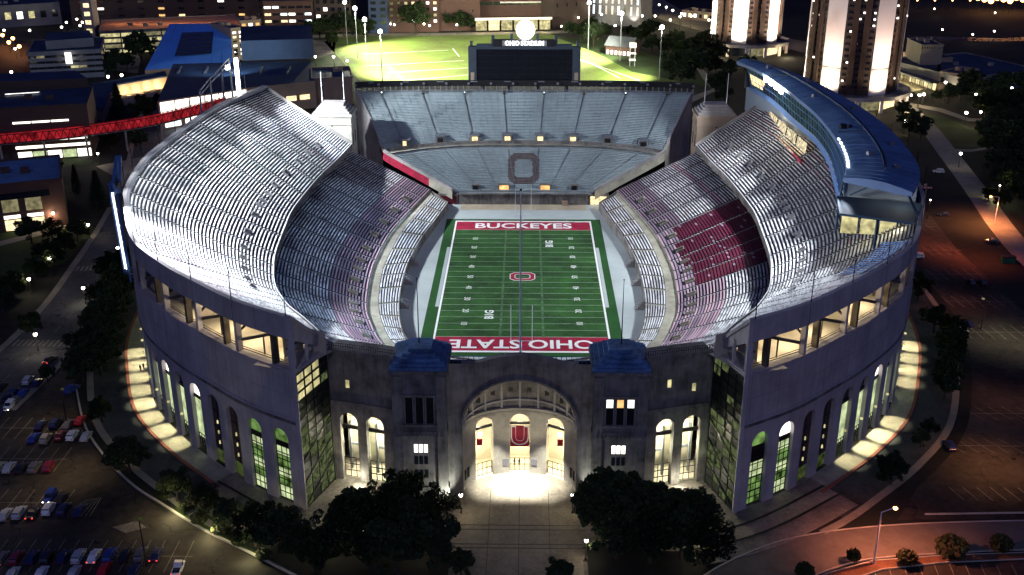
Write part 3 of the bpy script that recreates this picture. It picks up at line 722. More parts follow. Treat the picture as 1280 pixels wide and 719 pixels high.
# ---------------------------------------------------------------- return walls, glass stair towers, recessed front wall
for s,W in ((-1,WL),(1,WR)):
    P0=Vector((s*43.5,-136.3)); P1=Vector((s*39.2,-124.4)); d=(P1-P0); Ln=d.length; d.normalize(); nrm=Vector((-s*d.y,s*d.x)) if False else Vector((-s*1,-.36)).normalized()
    def Q(u,z,off=0): p=P0+d*u+nrm*off; return (p.x,p.y,z)
    mb=MB(); 
    mb.quad(Q(0,32.5),Q(Ln,30.5),Q(Ln,34.2),Q(0,34.6)); mb.quad(Q(0,41.2),Q(Ln,34.0),Q(Ln,35.2),Q(0,46.0))
    mb.bar(Q(0,G),Q(0,46),.55,4); mb.bar(Q(5.2,34.4),Q(5.2,39.5),.4,4); mb.bar(Q(0,46),Q(Ln,35.2),.45,4); mb.bar(Q(0,34.5),Q(Ln,34.2),.4,4)
    mb.quad(Q(0,34.4,-.2),Q(Ln,34.2,-.2),Q(Ln,34.2,-9),Q(0,34.4,-9)); mb.quad(Q(Ln,G),Q(Ln,G,-9),Q(Ln,35,-9),Q(Ln,35))
    part(mb,'raked_return_wall',M['concrete_wall'])
    q=MB(); cols,rws=4,15; rnd=random.Random(5+s)
    for i in range(cols):
        for j in range(rws):
            u0,u1=.5+i*(Ln-1)/cols,.5+(i+1)*(Ln-1)/cols; z0,z1=G+.4+j*2,G+.4+(j+1)*2
            if j>11: mi=0 if (s<0 and i<3 and j<15) else rnd.choice([2,2,3])
            elif j>8: mi=2 if s<0 else rnd.choice([2,2,2,1])
            elif j>3: mi=rnd.choice([1,3,3,2,2,2] if s>0 else [1,2,2,2,3,3])
            else: mi=rnd.choice([3,3,1,2,2])
            w=.12; 
            if mi==0: w=.28
            q.quad(Q(u0+w,z0+w,.02),Q(u1-w,z0+w,.02),Q(u1-w,z1-w,.02),Q(u0+w,z1-w,.02),mi)
    g=part(q,'stair_glazing',[E['yellow'],E['stair'],M['stair_dark'],E['stair']],label='glazed stair tower with dark glazing bars at the open corner')
    q=MB()
    for i in range(cols+1): u=.5+i*(Ln-1)/cols; q.bar(Q(u,G,.1),Q(u,33,.1),.14,4)
    for j in range(rws+1): q.bar(Q(.5,G+.4+j*2,.1),Q(Ln-.5,G+.4+j*2,.1),.11,4)
    for j in range(3): q.bar(Q(.5,G+1+j*5,.15),Q(Ln-.5,G+6+j*5,.15),.16,4)
    part(q,'glazing_bars',M['black'],g)
    # recessed wall between return wall and gatehouse
    Wc=Arc([(s*39.4,-124.2),(s*35,-125.3),(s*31,-126.5),(s*25.2,-128.2)],side=1)
    if Wc.at(5,3)[1]>Wc.at(5,0)[1]: Wc.side=-1
    mb=MB(); bw=5.9; us=[.9,.9+bw,.9+2*bw]
    mb.quad(Wc.at(0,0,G),Wc.at(.9,0,G),Wc.at(.9,0,33.2),Wc.at(0,0,33.2))
    for u in us[:2]: archbay(mb,Wc,u,u+bw,G,33.2,3.9,G+.1,19.3,1.4)
    mb.quad(Wc.at(us[2],0,G),Wc.at(Wc.len,0,G),Wc.at(Wc.len,0,33.2),Wc.at(us[2],0,33.2))
    wallbox(mb,Wc,0,Wc.len,.0,.55,21.4,22.2,6); wallbox(mb,Wc,0,Wc.len,-1,.25,33.2,33.8,6); wallbox(mb,Wc,0,Wc.len,-6,-1,32.6,33.1,6)
    rw=part(mb,'recessed_wall',M['concrete_old'])
    q=MB(); 
    strip(q,Wc,0,Wc.len,-8,-8,G,21,n=4); strip(q,Wc,0,Wc.len,-8,-1,21,n=4); strip(q,Wc,-1,Wc.len,-8,-1,G+.3,n=4)
    part(q,'lit_passage',M['concrete_lit'],rw)
    for u in us[:2]:
        c=u+bw/2; q=MB(); wallbox(q,Wc,c-.3,c+1.7,-6.2,-6,5,12.5,1,0); wallbox(q,Wc,c-1.8,c+1.9,-5.6,-5.2,8.6,9.2,1,1); wallbox(q,Wc,c-1.9,c-1.5,-4.5,-4,G,15,1,1); part(q,'inner_glazing',[E['palegreen'],M['steel']],rw)
    for u in us[:2]:
        c=u+bw/2; q=MB(); wallbox(q,Wc,c-1.95,c+1.95,-1.5,-1.1,15.0,15.8); bezel(q,Wc,c-1.9,c+1.9,G+.3,8,-1.2,.09,3,3); bezel(q,Wc,c-1.7,c+1.7,15.8,18.2,-1.2,.07,2,1)
        part(q,'gate_grille',M['black'],rw)
        light('POINT',Wc.at(c,-4,12),4200,(1,.95,.66),.4); light('POINT',Wc.at(c,-3.2,17.2),700,(1,.93,.72),.3)
    for u,z in ((4.0,26.0),(9.5,27.5)) if s>0 else ((4.2,26.2),):
        q=MB(); q.box(Wc.at(u,.02,z),(.75,.25,1.7),0,0); part(q,'window',E['yellow'],rw)
    light('SPOT',Wc.at(3 if s<0 else 2.2,5.5,G+1.0),2300,(1,.88,.55) if s<0 else (.85,1,.5),.2,Wc.at(2.0,0,22),70,.5)
    light('POINT',Wc.at(6.5,2.0,G+1.6),1500,(1,.95,.72),.4)
    mb=MB()
    for i in range(30):
        u=Wc.len*i/29; mb.bar(Wc.at(u,-.4,33.8),Wc.at(u,-.4,35.0),.07,4)
    for z in (34.4,35): 
        for i in range(6): mb.bar(Wc.at(Wc.len*i/6,-.4,z),Wc.at(Wc.len*(i+1)/6,-.4,z),.06,4)
    part(mb,'parapet_railing',M['black'])
# ---------------------------------------------------------------- gatehouse towers
def slot(mb,x0,x1,z0,z1,y,mi): mb.quad((x0,y,z0),(x1,y,z0),(x1,y,z1),(x0,y,z1),mi)
for s in (-1,1):
    cx=s*20.1; hw=5.35; y0,y1=-131,-120
    mb=MB(); mb.box((cx,(y0+y1)/2,(G+31.6)/2),(hw*2,y1-y0,31.6-G)); mb.box((cx,(y0+y1)/2,31.9),(hw*2+1.2,y1-y0+1.2,.7))
    mb.box((cx,(y0+y1)/2,18.2),(hw*2+.5,y1-y0+.5,.8)); mb.box((cx,(y0+y1)/2,4.2),(hw*2+.6,y1-y0+.6,2.4))
    for sx in (-1,1):
        mb.box((cx+sx*(hw-.9),y0-.18,18),(2.0,.36,26))
    for i in range(12): mb.box((cx-4.4+i*.8,y0-.35,17.4),(.4,.4,.6))
    mb.box((cx,y0-.25,26.7),(7.2,.5,.5)); mb.box((cx,y0-.25,20.0),(7.0,.5,.4))
    tw=part(mb,'gatehouse_tower',M['concrete_old'])
    q=MB(); z=32.25
    q.box((cx,(y0+y1)/2,z+.35),(hw*2+.8,y1-y0+.8,.7))
    for k in range(4): q.box((cx,(y0+y1)/2+k*.25,z+.9+k*.6),(hw*2-.3-k*1.9,y1-y0-.5-k*1.7,.62))
    for sx in (-1,1):
        for sy in (-1,1): q.box((cx+sx*(hw-.8),(y0+y1)/2+sy*4.7,z+.95),(1.3,1.3,.7))
    part(q,'stepped_roof',mat('weathered_blue_roof',(.10,.20,.37),.7,.5,.35,fine=2),tw)
    for j,dx in enumerate((-2.1,0,2.1)):
        q=MB(); zz=(20.3,26.2); lit=(s>0)
        slot(q,cx+dx-.75,cx+dx+.75,zz[0],zz[1],y0-.02,0)
        if lit: slot(q,cx+dx-.65,cx+dx+.65,24.2,26.0,y0-.05,1 if j!=1 else 2)
        part(q,'window',[M['void'],E['white'],E['amber']],tw)
    q=MB()
    for dx in (-2.1,0,2.1):
        for ex in (-.8,.8): q.box((cx+dx+ex,y0-.15,23.2),(.16,.2,6.2))
    part(q,'window_mullions',M['stone_grey'],tw)
    for zz,m_ in ((13.6,E['white']),(10.8,M['glass_dark']),(7.6,M['glass_dark'])):
        q=MB()
        for dx in (-1.0,0,1.0): slot(q,cx+dx-.38,cx+dx+.38,zz,zz+1.9,y0-.04,0)
        part(q,'window',m_,tw)
    light('SPOT',(s*13.2,-133.2,G+.6),4500,(.95,1,.85),.15,(s*17.5,-131,G+4.5),120,.6)
# ---------------------------------------------------------------- rotunda between the towers
YF=-129.4; RA_=11.7; SP=18.4
mb=MB(); N=28
def topz(x): return 33.0+ (1.9*math.cos(min(1,abs(x)/9)*math.pi/2) if abs(x)<9 else 0)
arc_=[(-RA_*math.cos(math.pi*i/N),SP+RA_*.93*math.sin(math.pi*i/N)) for i in range(N+1)]
for (x0,z0),(x1,z1) in zip(arc_,arc_[1:]):
    mb.quad((x0,YF,z0),(x1,YF,z1),(x1,YF,topz(x1)),(x0,YF,topz(x0)))
    mb.quad((x0,YF,topz(x0)),(x1,YF,topz(x1)),(x1,YF+1.5,topz(x1)),(x0,YF+1.5,topz(x0)))
    mb.quad((x0,YF+1.5,topz(x0)),(x1,YF+1.5,topz(x1)),(x1,YF+1.5,31),(x0,YF+1.5,31))
    mb.bar((x0*1.03,YF-.08,SP+(z0-SP)*1.03),(x1*1.03,YF-.08,SP+(z1-SP)*1.03),.22,4)
for s in (-1,1):
    mb.quad((s*RA_,YF,G),(s*14.8,YF,G),(s*14.8,YF,33),(s*RA_,YF,33))
rot=part(mb,'rotunda_front',M['concrete_old'])
poly_=[]
NA_=Arc([(-RA_*math.cos(math.pi*i/40),YF+7.6*math.sin(math.pi*i/40)) for i in range(41)],side=1)
if NA_.at(NA_.len/2,1)[1]>NA_.at(NA_.len/2,0)[1]: NA_.side=-1
mb=MB(); Ln=NA_.len; cs=[Ln*.245,Ln*.5,Ln*.755]; hw=3.2; cur=0
for c in cs:
    k=max(1,int((c-hw-cur)/1)); 
    for i in range(k): a,b=cur+(c-hw-cur)*i/k,cur+(c-hw-cur)*(i+1)/k; mb.quad(NA_.at(a,0,G),NA_.at(b,0,G),NA_.at(b,0,SP+.6),NA_.at(a,0,SP+.6))
    archbay(mb,NA_,c-hw,c+hw,G,SP+.6,4.2,G+.1,17.6,1.6); cur=c+hw
k=6
for i in range(k): a,b=cur+(Ln-cur)*i/k,cur+(Ln-cur)*(i+1)/k; mb.quad(NA_.at(a,0,G),NA_.at(b,0,G),NA_.at(b,0,SP+.6),NA_.at(a,0,SP+.6))
wallbox(mb,NA_,0,Ln,.0,.5,SP+.2,SP+.8,40)
for i in range(52): u=Ln*(i+.5)/52; mb.box(NA_.at(u,.35,SP-.2),(.4,.4,.6))
nw=part(mb,'rotunda_wall',mat('pale_limestone',(.45,.42,.35),.85,.25,.25))
for u in (Ln*.06,Ln*.1,Ln*.9,Ln*.94):
    q=MB(); wallbox(q,NA_,u-.35,u+.35,.02,.1,G+2,G+4.4); part(q,'window',M['void'],nw)
for u in (Ln*.40,Ln*.60): q=MB(); wallbox(q,NA_,u-.7,u+.7,.02,.15,G+2.2,G+3.8); part(q,'wall_plaque',M['stone_grey'],nw)
# coffered half dome
mb=MB()
def dome(a,e,r=1): return (-RA_*r*math.cos(a)*math.cos(e) if False else -RA_*math.cos(a)*r, YF+7.6*math.sin(a)*math.cos(e)*r+.0, SP+.6+RA_*.93*math.sin(a)*math.sin(e)*r)
n1,n2=28,10
for i in range(n1):
    for j in range(n2):
        a0,a1=math.pi*i/n1,math.pi*(i+1)/n1; e0,e1=R(90)*j/n2,R(90)*(j+1)/n2
        mb.quad(dome(a0,e0),dome(a1,e0),dome(a1,e1),dome(a0,e1))
for e in (12,45,75): 
    for i in range(n1): a0,a1=math.pi*i/n1,math.pi*(i+1)/n1; mb.bar(dome(a0,R(e),.985),dome(a1,R(e),.985),.28,4,1)
for i in range(2,n1-1,3):
    a=math.pi*i/n1
    for j in range(n2): mb.bar(dome(a,R(9*j),.985),dome(a,R(9*(j+1)),.985),.3,4,1)
for i in range(3,n1-2,3):
    for e in (28,60):
        p=dome(math.pi*(i+.5)/n1,R(e),.99); mb.box(p,(.9,.4,.9),0,2)
part(mb,'coffered_half_dome',[M['concrete_old'],M['concrete'],M['brass']],nw)
# passage behind the arches, banner
q=MB(); strip(q,NA_,0,Ln,-7,-7,G,18,n=16); strip(q,NA_,0,Ln,-7,-1.5,18,n=16); strip(q,NA_,0,Ln,-7,0,G+.27,n=16)
part(q,'lit_passage',M['concrete_lit'],nw)
c=cs[1]; 
q=MB(); q.box((0,YF+7.6+.6,11.9),(4.1,.2,5.0)); bn=part(q,'banner',M['red'],nw,label='crimson banner with a white outlined block letter U')
text('banner_lettering','U',6.0,(0,YF+7.6+.42,11.9),(R(90),0,0),M['white'],bn,sx=.95,ext=.02,bold=.28)
text('banner_lettering','U',5.6,(0,YF+7.6+.36,11.9),(R(90),0,0),M['red'],bn,sx=.95,ext=.02,bold=.12)
for i,c in enumerate(cs):
    q=MB(); wallbox(q,NA_,c-2.1,c+2.1,-1.2,-.9,14.6,15.2)
    bezel(q,NA_,c-2.0,c+2.0,G+.3,6.3,-1.0,.08,4,2); part(q,'gate_grille',M['black'],nw)
    light('POINT',NA_.at(c,-3.6,7.0),1900,(1,.86,.52),.3); light('POINT',NA_.at(c,-3.2,16.4),1600,(1,.9,.7),.3)
    if i!=1:
        q=MB(); q.box(NA_.at(c,-2.2,10.6),(1.2,.3,1.5),0,0); o=part(q,'wall_emblem',M['red'],nw); 
        q=MB(); q.ball(NA_.at(c,-1.9,12.7),.45); part(q,'wall_lamp',E['lamp'],nw)
for x in (-4.6,0,4.6): light('SPOT',(x,YF+3.2,SP-.5),42000,(1,.97,.86),.2,(x*1.0,YF+2.8,G),58,.8)
light('SPOT',(0,YF-6,G+.7),8000,(1,.9,.62),.3,(0,YF+5,24),80,.6)
# roof behind the arch and its railing
mb=MB(); mb.quad((-14,YF+1.5,31),(14,YF+1.5,31),(14,-124.5,30.6),(-14,-124.5,30.6)); mb.quad((-14,-124.5,30.6),(14,-124.5,30.6),(14,-117,24),(-14,-117,24)); 
part(mb,'rotunda_roof',M['roof_blue'])
mb=MB()
for i in range(27):
    x=-13.5+i*1.04; mb.bar((x,-126,30.8),(x,-126,33.0),.08,4)
for z in (31.9,33.0): mb.bar((-13.6,-126,z),(13.6,-126,z),.08,4)
part(mb,'roof_railing',M['bluesteel'])
# inner rear wall of the front block
mb=MB(); mb.quad((-13,-118,20),(13,-118,20),(13,-118,27),(-13,-118,27)); part(mb,'rear_wall',M['concrete_old'])
# ---------------------------------------------------------------- towers at the open end
for s in (-1,1):
    mb=MB(); mb.box((s*73,85.5,18.2),(14.5,12.5,30.5)); mb.box((s*73,85.5,33.8),(15.3,13.3,.9)); mb.box((s*73,85.5,30.5),(14.9,12.9,.5))
    tw=part(mb,'end_tower',M['stone_tan'] if s>0 else mat('pale_stone',(.42,.41,.36),.8,.1,.3))
    q=MB()
    for k in range(4): q.box((s*73,85.5,34.7+k*.9),(13.6-k*1.7,11.6-k*1.7,.9))
    part(q,'stepped_roof',M['concrete'],tw)
    for y in (82.5,88): q=MB(); q.box((s*65.72,y,24),(.1,1.3,4.6)); part(q,'window',M['void'],tw)
    q=MB(); q.box((s*73,79.2,30),(.5,.1,.7)); part(q,'wall_lamp',M['black'],tw)
# ---------------------------------------------------------------- south stand (flat blue-grey seating across the open end)
VW=.46
class South:
    def w(s,v): return 25+ (54-25)*(v/VW) if v<VW else 54+(70.5-54)*(v-VW)/(1-VW)
    def P(s,x,v,dz=0):
        w=s.w(v); k=min(1,abs(x)/w); bow=14*(v/VW) if v<VW else 14*(1-(v-VW)/(1-VW))
        y0=76+53*v-4.0*max(0,v-.8); z=4+29.0*v
        return (x,y0-bow*k*k*k,z+dz)
SD=South(); E['suite']=emit('lit_suite',(1,.85,.55),.95,.8,.9); NRS=66
def south_sec(f0,f1,v0,v1,col,nx):
    mb=MB(); k0,k1=round(v0*NRS),round(v1*NRS)
    for k in range(k0,k1):
        v=(k+.5)/NRS; w=SD.w(v); dv=.36/NRS
        for j in range(nx):
            a,b=w*(f0+(f1-f0)*j/nx),w*(f0+(f1-f0)*(j+1)/nx)
            p,q,r_,s_=SD.P(a,v-dv),SD.P(b,v-dv),SD.P(b,v+dv),SD.P(a,v+dv); z0=p[2]
            mi=col((a+b)/2,v)
            mb.add([(p[0],p[1],z0+.5),(q[0],q[1],z0+.5),(r_[0],r_[1],z0+.5),(s_[0],s_[1],z0+.5),(p[0],p[1],z0+.1),(q[0],q[1],z0+.1)],[(0,1,2,3),(0,4,5,1)],mi)
    return mb
mb=MB()
for k in range(NRS):
    va,vb=k/NRS,(k+1)/NRS
    if abs((va+vb)/2-VW)<.6/NRS+.012: pass
    for j in range(40):
        a,b=-1+j/20,-1+(j+1)/20; wa,wb=SD.w(va),SD.w(vb)
        p,q,r_,s_=SD.P(a*wa,va),SD.P(b*wa,va),SD.P(b*wb,vb),SD.P(a*wb,vb)
        mb.quad(p,q,(r_[0],r_[1],q[2]),(s_[0],s_[1],p[2])); mb.quad((s_[0],s_[1],p[2]),(r_[0],r_[1],q[2]),r_,s_)
ss=part(mb,'south_stand',M['tread_south'])
def bigO(x,v):
    z=(v-.235)/.145; xx=x/6.2; ax,az=abs(xx),abs(z)
    return (ax<=1 and az<=1 and ax+az<1.62) and not (ax<.56 and az<.60 and ax+az<.98)
edges=[-1,-.86,-.61,-.36,-.12,.12,.36,.61,.86,1]
for i in range(9):
    f0,f1=edges[i],edges[i+1]; d=.005
    c=(lambda x,v:5 if bigO(x,v) else 4) if 2<i<6 else (lambda x,v:4)
    part(south_sec(f0+d,f1-d,.03,VW-.03,c,26 if 2<i<6 else 5),'seating_section',SEATMATS,ss,label='lower blue-grey seats with part of a dark block O' if 2<i<6 else None)
    part(south_sec(f0+d,f1-d,VW+.03,.985,lambda x,v:4,4),'seating_section',SEATMATS,ss)
mb=MB()
for f in edges[1:-1]:
    for v0,v1 in ((.02,VW-.02),(VW+.02,.98)):
        for k in range(14):
            a,b=v0+(v1-v0)*k/14,v0+(v1-v0)*(k+.62)/14
            p,q=SD.P(f*SD.w(a),a,.25),SD.P(f*SD.w(b),b,.25); mb.bar(p,q,.10,4,0)
part(mb,'aisle_steps',[M['steel'],M['black']],ss)
mb=MB()
for v0,v1,nn in ((.03,VW-.03,34),(VW+.03,.985,48)):
    for j in range(1,nn):
        f=-1+2*j/nn
        for k in range(6):
            a,b=v0+(v1-v0)*k/6,v0+(v1-v0)*(k+1)/6; mb.bar(SD.P(f*SD.w(a),a,.62),SD.P(f*SD.w(b),b,.62),.05,4)
part(mb,'seat_dividers',M['steel'],ss)
mb=MB()
for j in range(40):
    a,b=-1+j/20,-1+(j+1)/20; w=SD.w(VW)
    p,q=SD.P(a*w,VW+.012,.3),SD.P(b*w,VW+.012,.3); r_,s_=SD.P(b*w,VW-.022,0),SD.P(a*w,VW-.022,0)
    mb.quad((p[0],p[1],p[2]-.6),(q[0],q[1],q[2]-.6),(r_[0],r_[1],q[2]-.6),(s_[0],s_[1],p[2]-.6)); mb.quad((p[0],p[1],p[2]-.6),(q[0],q[1],q[2]-.6),(q[0],q[1],q[2]+.9),(p[0],p[1],p[2]+.9),1)
    mb.bar((s_[0],s_[1],s_[2]+1.2),(r_[0],r_[1],r_[2]+1.2),.1,4,1)
part(mb,'cross_walkway',[M['walk'],M['concrete_old']],ss)
for i,f in enumerate((-.86,-.61,-.36,-.12,.12,.36,.61,.86)):
    w=SD.w(VW+.03); p=SD.P(f*w,VW+.035,0); lit=i in (0,2,3,4,5)
    q=MB(); q.box((p[0],p[1]+1.4,p[2]+1.2),(3.2 if i else 2.2,4,2.6)); q.box((p[0],p[1]-.64,p[2]+1.1),(2.3 if i else 1.5,.12,1.9),0,1)
    for sx in (-1,1): q.bar((p[0]+sx*2.2,p[1]-1.5,p[2]-.2),(p[0]+sx*2.2,p[1]+2.5,p[2]+2.6),.12,4,2)
    q.box((p[0],p[1]+1.2,p[2]+2.7),(4.2,4.6,.25),0,2)
    part(q,'vomitory',[M['concrete_old'],E['warm'] if lit else M['void'],M['steel']],ss)
    if lit: light('POINT',(p[0],p[1]-2.2,p[2]+1.6),60,(1,.75,.4),.3)
    a=SD.P(f*SD.w(.97),.965,0); q=MB(); q.box((a[0],a[1],a[2]+.9),(1.0,.8,1.5)); q.box((a[0],a[1]-.45,a[2]+1.1),(.5,.1,.6),0,1); part(q,'rim_box',[M['black'],E['dimyellow'] if i%2 else E['cool']],ss)
for i,x in enumerate((-18.3,-7.4,8.2,19.2)):
    p=SD.P(x*1.02,.045,0); mid=abs(x)<10; q=MB(); q.box((p[0],p[1]+.6,p[2]+.9),(4.4 if mid else 2.8,2,2.4)); q.box((p[0],p[1]-.45,p[2]+.9),(3.6 if mid else 2.0,.12,1.8),0,1); part(q,'vomitory',[M['concrete_old'],E['amber'] if mid else M['void']],ss)
    if mid: light('POINT',(p[0],p[1]-2,p[2]+1.5),60,(1,.65,.35),.3)
mb=MB()
mb.quad((-25,75.9,0),(25,75.9,0),(25,75.9,4.4),(-25,75.9,4.4)); mb.box((0,75.4,4.4),(50,.5,.4)); mb.quad((-24,69,.04),(24,69,.04),(24,75.9,.04),(-24,75.9,.04),1)
for x in (-14,14,0): mb.box((x,75.6,2),(.3,.3,3.6),0,0)
mb.box((16,75.0,.9),(2.2,1.2,1.8),0,2)
part(mb,'end_wall',[M['concrete_old'],mat('tan_track',(.42,.36,.26),.85,.2,.2),M['stone_tan']],ss)
for s in (-1,1):                                                 # field tunnels beside the south stand and the slanted side walls
    q=MB(); q.box((s*29.2,77.5,2.0),(7.6,3,4.2)); q.box((s*29.0,75.9,1.75),(6.2,.2,3.2),0,1)
    part(q,'field_tunnel',[M['concrete_old'],mat('dark_red_door',(.12,.01,.02),.7) if s<0 else E['warm']],ss)
    if s>0: light('POINT',(29,73,2.6),160,(1,.8,.5),.3)
    q=MB(); n=14
    for j in range(n):
        v0,v1=.03+(VW+.05)*j/n,.03+(VW+.05)*(j+1)/n
        a,b=SD.P(s*(SD.w(v0)+.6),v0),SD.P(s*(SD.w(v1)+.6),v1)
        q.bar((a[0],a[1]-.4,a[2]+1.0),(b[0],b[1]-.4,b[2]+1.0),.75,4,0)
        q.quad((a[0],a[1]-1.6,a[2]-2.6),(b[0],b[1]-1.6,b[2]-2.6),(b[0],b[1]-.9,b[2]+.6),(a[0],a[1]-.9,a[2]+.6),1 if (s<0 and j>3) else 2)
    part(q,'slanted_side_wall',[M['concrete'],M['red'],M['walk']],ss,label='white topped side wall with red banner' if s<0 else None)
    q=MB()
    for j in range(20):
        v0,v1=VW+.05+(1-VW-.05)*j/20,VW+.05+(1-VW-.05)*(j+1)/20
        a,b=SD.P(s*(SD.w(v0)+.3),v0),SD.P(s*(SD.w(v1)+.3),v1); q.bar((a[0],a[1],a[2]+.9),(b[0],b[1],b[2]+.9),.45,4); q.quad((a[0],a[1],G),(b[0],b[1],G),(b[0],b[1],b[2]+.6),(a[0],a[1],a[2]+.6))
    part(q,'stand_end_wall',M['concrete'],ss)
mb=MB(); n=30
def RB(i): x=-71+142*i/n; return (x,131.2-5*(x/71)**4)
for i in range(n):
    a,b=RB(i),RB(i+1); mb.add([(a[0],a[1],34.6),(b[0],b[1],34.6),(b[0],b[1],37.1),(a[0],a[1],37.1),(a[0],a[1]+.8,34.6),(b[0],b[1]+.8,34.6),(b[0],b[1]+.8,37.1),(a[0],a[1]+.8,37.1)],[(0,1,2,3),(5,4,7,6),(3,2,6,7),(0,4,5,1)])
    if i%3==1 : mb.add([(a[0]+.9,a[1]-.06,36.4),(b[0]-.9,b[1]-.06,36.4),(b[0]-.9,b[1]-.06,36.8),(a[0]+.9,a[1]-.06,36.8)],[(0,1,2,3)],1)
rb=part(mb,'ribbon_board',[M['black'],M['steel']],ss)
mb=MB()
for i in range(0,n*2+1):
    x=-70.6+141.2*i/(n*2); y=130.6-5*(x/71)**4; mb.box((x,y,33.6),(.5,.6,2.4)); mb.box((x,y-.5,36 if i%4==0 else 33),(.9,.5,.8)) if i%4==0 else None
for i in range(n): a,b=RB(i),RB(i+1); mb.bar((a[0],a[1]-1.4,33.2),(b[0],b[1]-1.4,33.2),.3,4)
part(mb,'board_supports',M['steel'],rb)
mb=MB(); mb.quad((-70,133,G),(70,133,G),(70,130.5,32.4),(-70,130.5,32.4)); part(mb,'rear_wall',M['concrete_old'],ss)
# ---------------------------------------------------------------- scoreboard
SB=empty('scoreboard',(0,134,G),'giant dark video scoreboard with lit stadium name on top of the south stand','scoreboard')
q=MB(); q.box((0,134,43.2),(40.5,3,13.2)); part(q,'screen',mat('switched_off_screen',(.006,.007,.012),.25,.1,.2),SB)
q=MB()
for k in range(1,10): q.box((-20+k*4,132.48,43.2),(.06,.04,13))
for k in range(1,5): q.box((0,132.48,36.8+k*2.6),(40,.04,.06))
part(q,'screen_module_joints',M['black'],SB)
q=MB()
for s in (-1,1):
    q.box((s*21.9,134,43.3),(3.4,4,15)); q.box((s*22.3,134,51.6),(1.1,1.1,3)); q.box((s*13.2,134,53.2),(1.3,1.3,4.6)); q.box((s*16.8,134,51.2),(6.5,2,1.4)); q.box((s*21.9,131.8,38.5),(1.6,.2,3.6),0,1)
    q.box((s*5.4,134.4,54),(1,1,4))
q.box((0,134,36.3),(46,3.6,1.4)); q.box((0,134,50.4),(46.8,3.4,1.0))
part(q,'frame',[mat('board_frame',(.04,.055,.075),.5,.2,.3),M['stone_tan']],SB)
q=MB(); q.box((0,134,52.3),(26,2.2,2.9)); sg=part(q,'sign_box',M['black'],SB)
text('sign_lettering','OHIO STADIUM',2.5,(0,132.7,52.3),(R(90),0,0),emit('sign_letters',(1,1,.98),3.2,0),sg,sx=.92,ext=.12,bold=.09)
q=MB(); q.box((0,132.86,52.3),(18.6,.06,2.3)); part(q,'sign_face',emit('sign_face_glow',(.8,.88,1),.22,.1),sg)
q=MB(); q.ball((.4,134.5,57.6),3.9,24,14); part(q,'globe_light',emit('globe_glow',(1,.99,.95),12,0),SB,smooth=True)  # glowing ball stands in for the lens bloom of a floodlight behind
for x in (-18,-6,6,18):
    q=MB(); q.bar((x,135.5,G),(x,135.5,37),.9,6); part(q,'column',M['concrete_old'],SB)
# ---------------------------------------------------------------- press box along the west rim
inner=[(82.5,80),(86.3,56),(87.6,26),(89,2),(88,-19),(86,-34),(84.2,-46),(82.0,-58)]
outer=[(84.5,83),(92,74),(98,52),(102.2,23),(103.8,-3),(103,-27),(101,-47),(98.4,-63)]
n=56; Pi=lambda t,d=0: cr(inner,t); Po=lambda t: cr(outer,t); ZR=53.6; ZB=45.6
mb=MB()
for i in range(n):
    a,b=7*i/n,7*(i+1)/n
    p,q,r_,s_=Pi(a),Pi(b),Po(b),Po(a)
    mb.quad((*s_,ZB-7),(*r_,ZB-7),(*r_,ZR-.6),(*s_,ZR-.6)); mb.quad((p[0]+2.2,p[1],ZB-.8),(q[0]+2.2,q[1],ZB-.8),(*r_,ZB-.8),(*s_,ZB-.8))
    k=.55; m1=(p[0]+(s_[0]-p[0])*k,p[1]+(s_[1]-p[1])*k); m2=(q[0]+(r_[0]-q[0])*k,q[1]+(r_[1]-q[1])*k)
    mb.quad((*m1,36),(*m2,36),(*m2,ZB-.8),(*m1,ZB-.8))
p,q=Pi(7),Po(7); mb.quad((*p,ZB-.8),(*q,ZB-.8),(*q,ZR-3.8),(*p,ZR-3.8)); mb.quad((*p,ZR-1),(*q,ZR-1),(*q,ZR-.4),(*p,ZR-.4))
p,q=Pi(0),Po(0); mb.quad((*p,ZB-.8),(*q,ZB-.8),(*q,ZR-.5),(*p,ZR-.5))
pb=part(mb,'press_box',mat('press_box_panels',(.16,.19,.24),.6,.15,.1))
mb=MB()
for i in range(n):
    a,b=7*i/n,7*(i+1)/n; p,q=Pi(a),Pi(b)
    ob=2.3-3.2*i/n
    f=lambda c,dz,dx: (c[0]-(dx if dx>-2 and dx!=-.1 and False else dx),c[1],dz)
    mb.quad(f(p,ZB,-ob),f(q,ZB,-ob),f(q,ZR-.7,-.2),f(p,ZR-.7,-.2),0 if not (4<i<9 ) else 2)
    if i%1==0: mb.bar(f(p,ZB,-ob+.1),f(p,ZR-.6,-.1),.10,4,1)
    for z in (ZB,ZB+2.4,ZB+5,ZR-.7): w_=-.1-(ob-.2)*(ZR-.7-z)/7.3; mb.bar(f(p,z,w_),f(q,z,w_),.11,4,1)
    mb.quad(f(p,ZB-1.2,-ob+.9),f(q,ZB-1.2,-ob+.9),f(q,ZB-.1,-ob+.3),f(p,ZB-.1,-ob+.3),1)
mb.bar((*Pi(7),ZB),(*Pi(7),ZR),.3,4,1)
part(mb,'glass_front',[E['glassglow'],M['bluesteel'],M['glass_dark']],pb)
q=MB()
for i in range(4,17):
    if i in (6,11,14): continue
    a,b=7*(i+.1)/n,7*(i+.9)/n; p,r_=Pi(a),Pi(b); q.quad((p[0]+2.2,p[1],ZB+.3),(r_[0]+2.2,r_[1],ZB+.3),(r_[0]+1.6,r_[1],ZB+2.2),(p[0]+1.6,p[1],ZB+2.2))
part(q,'lit_windows',E['teal'],pb)
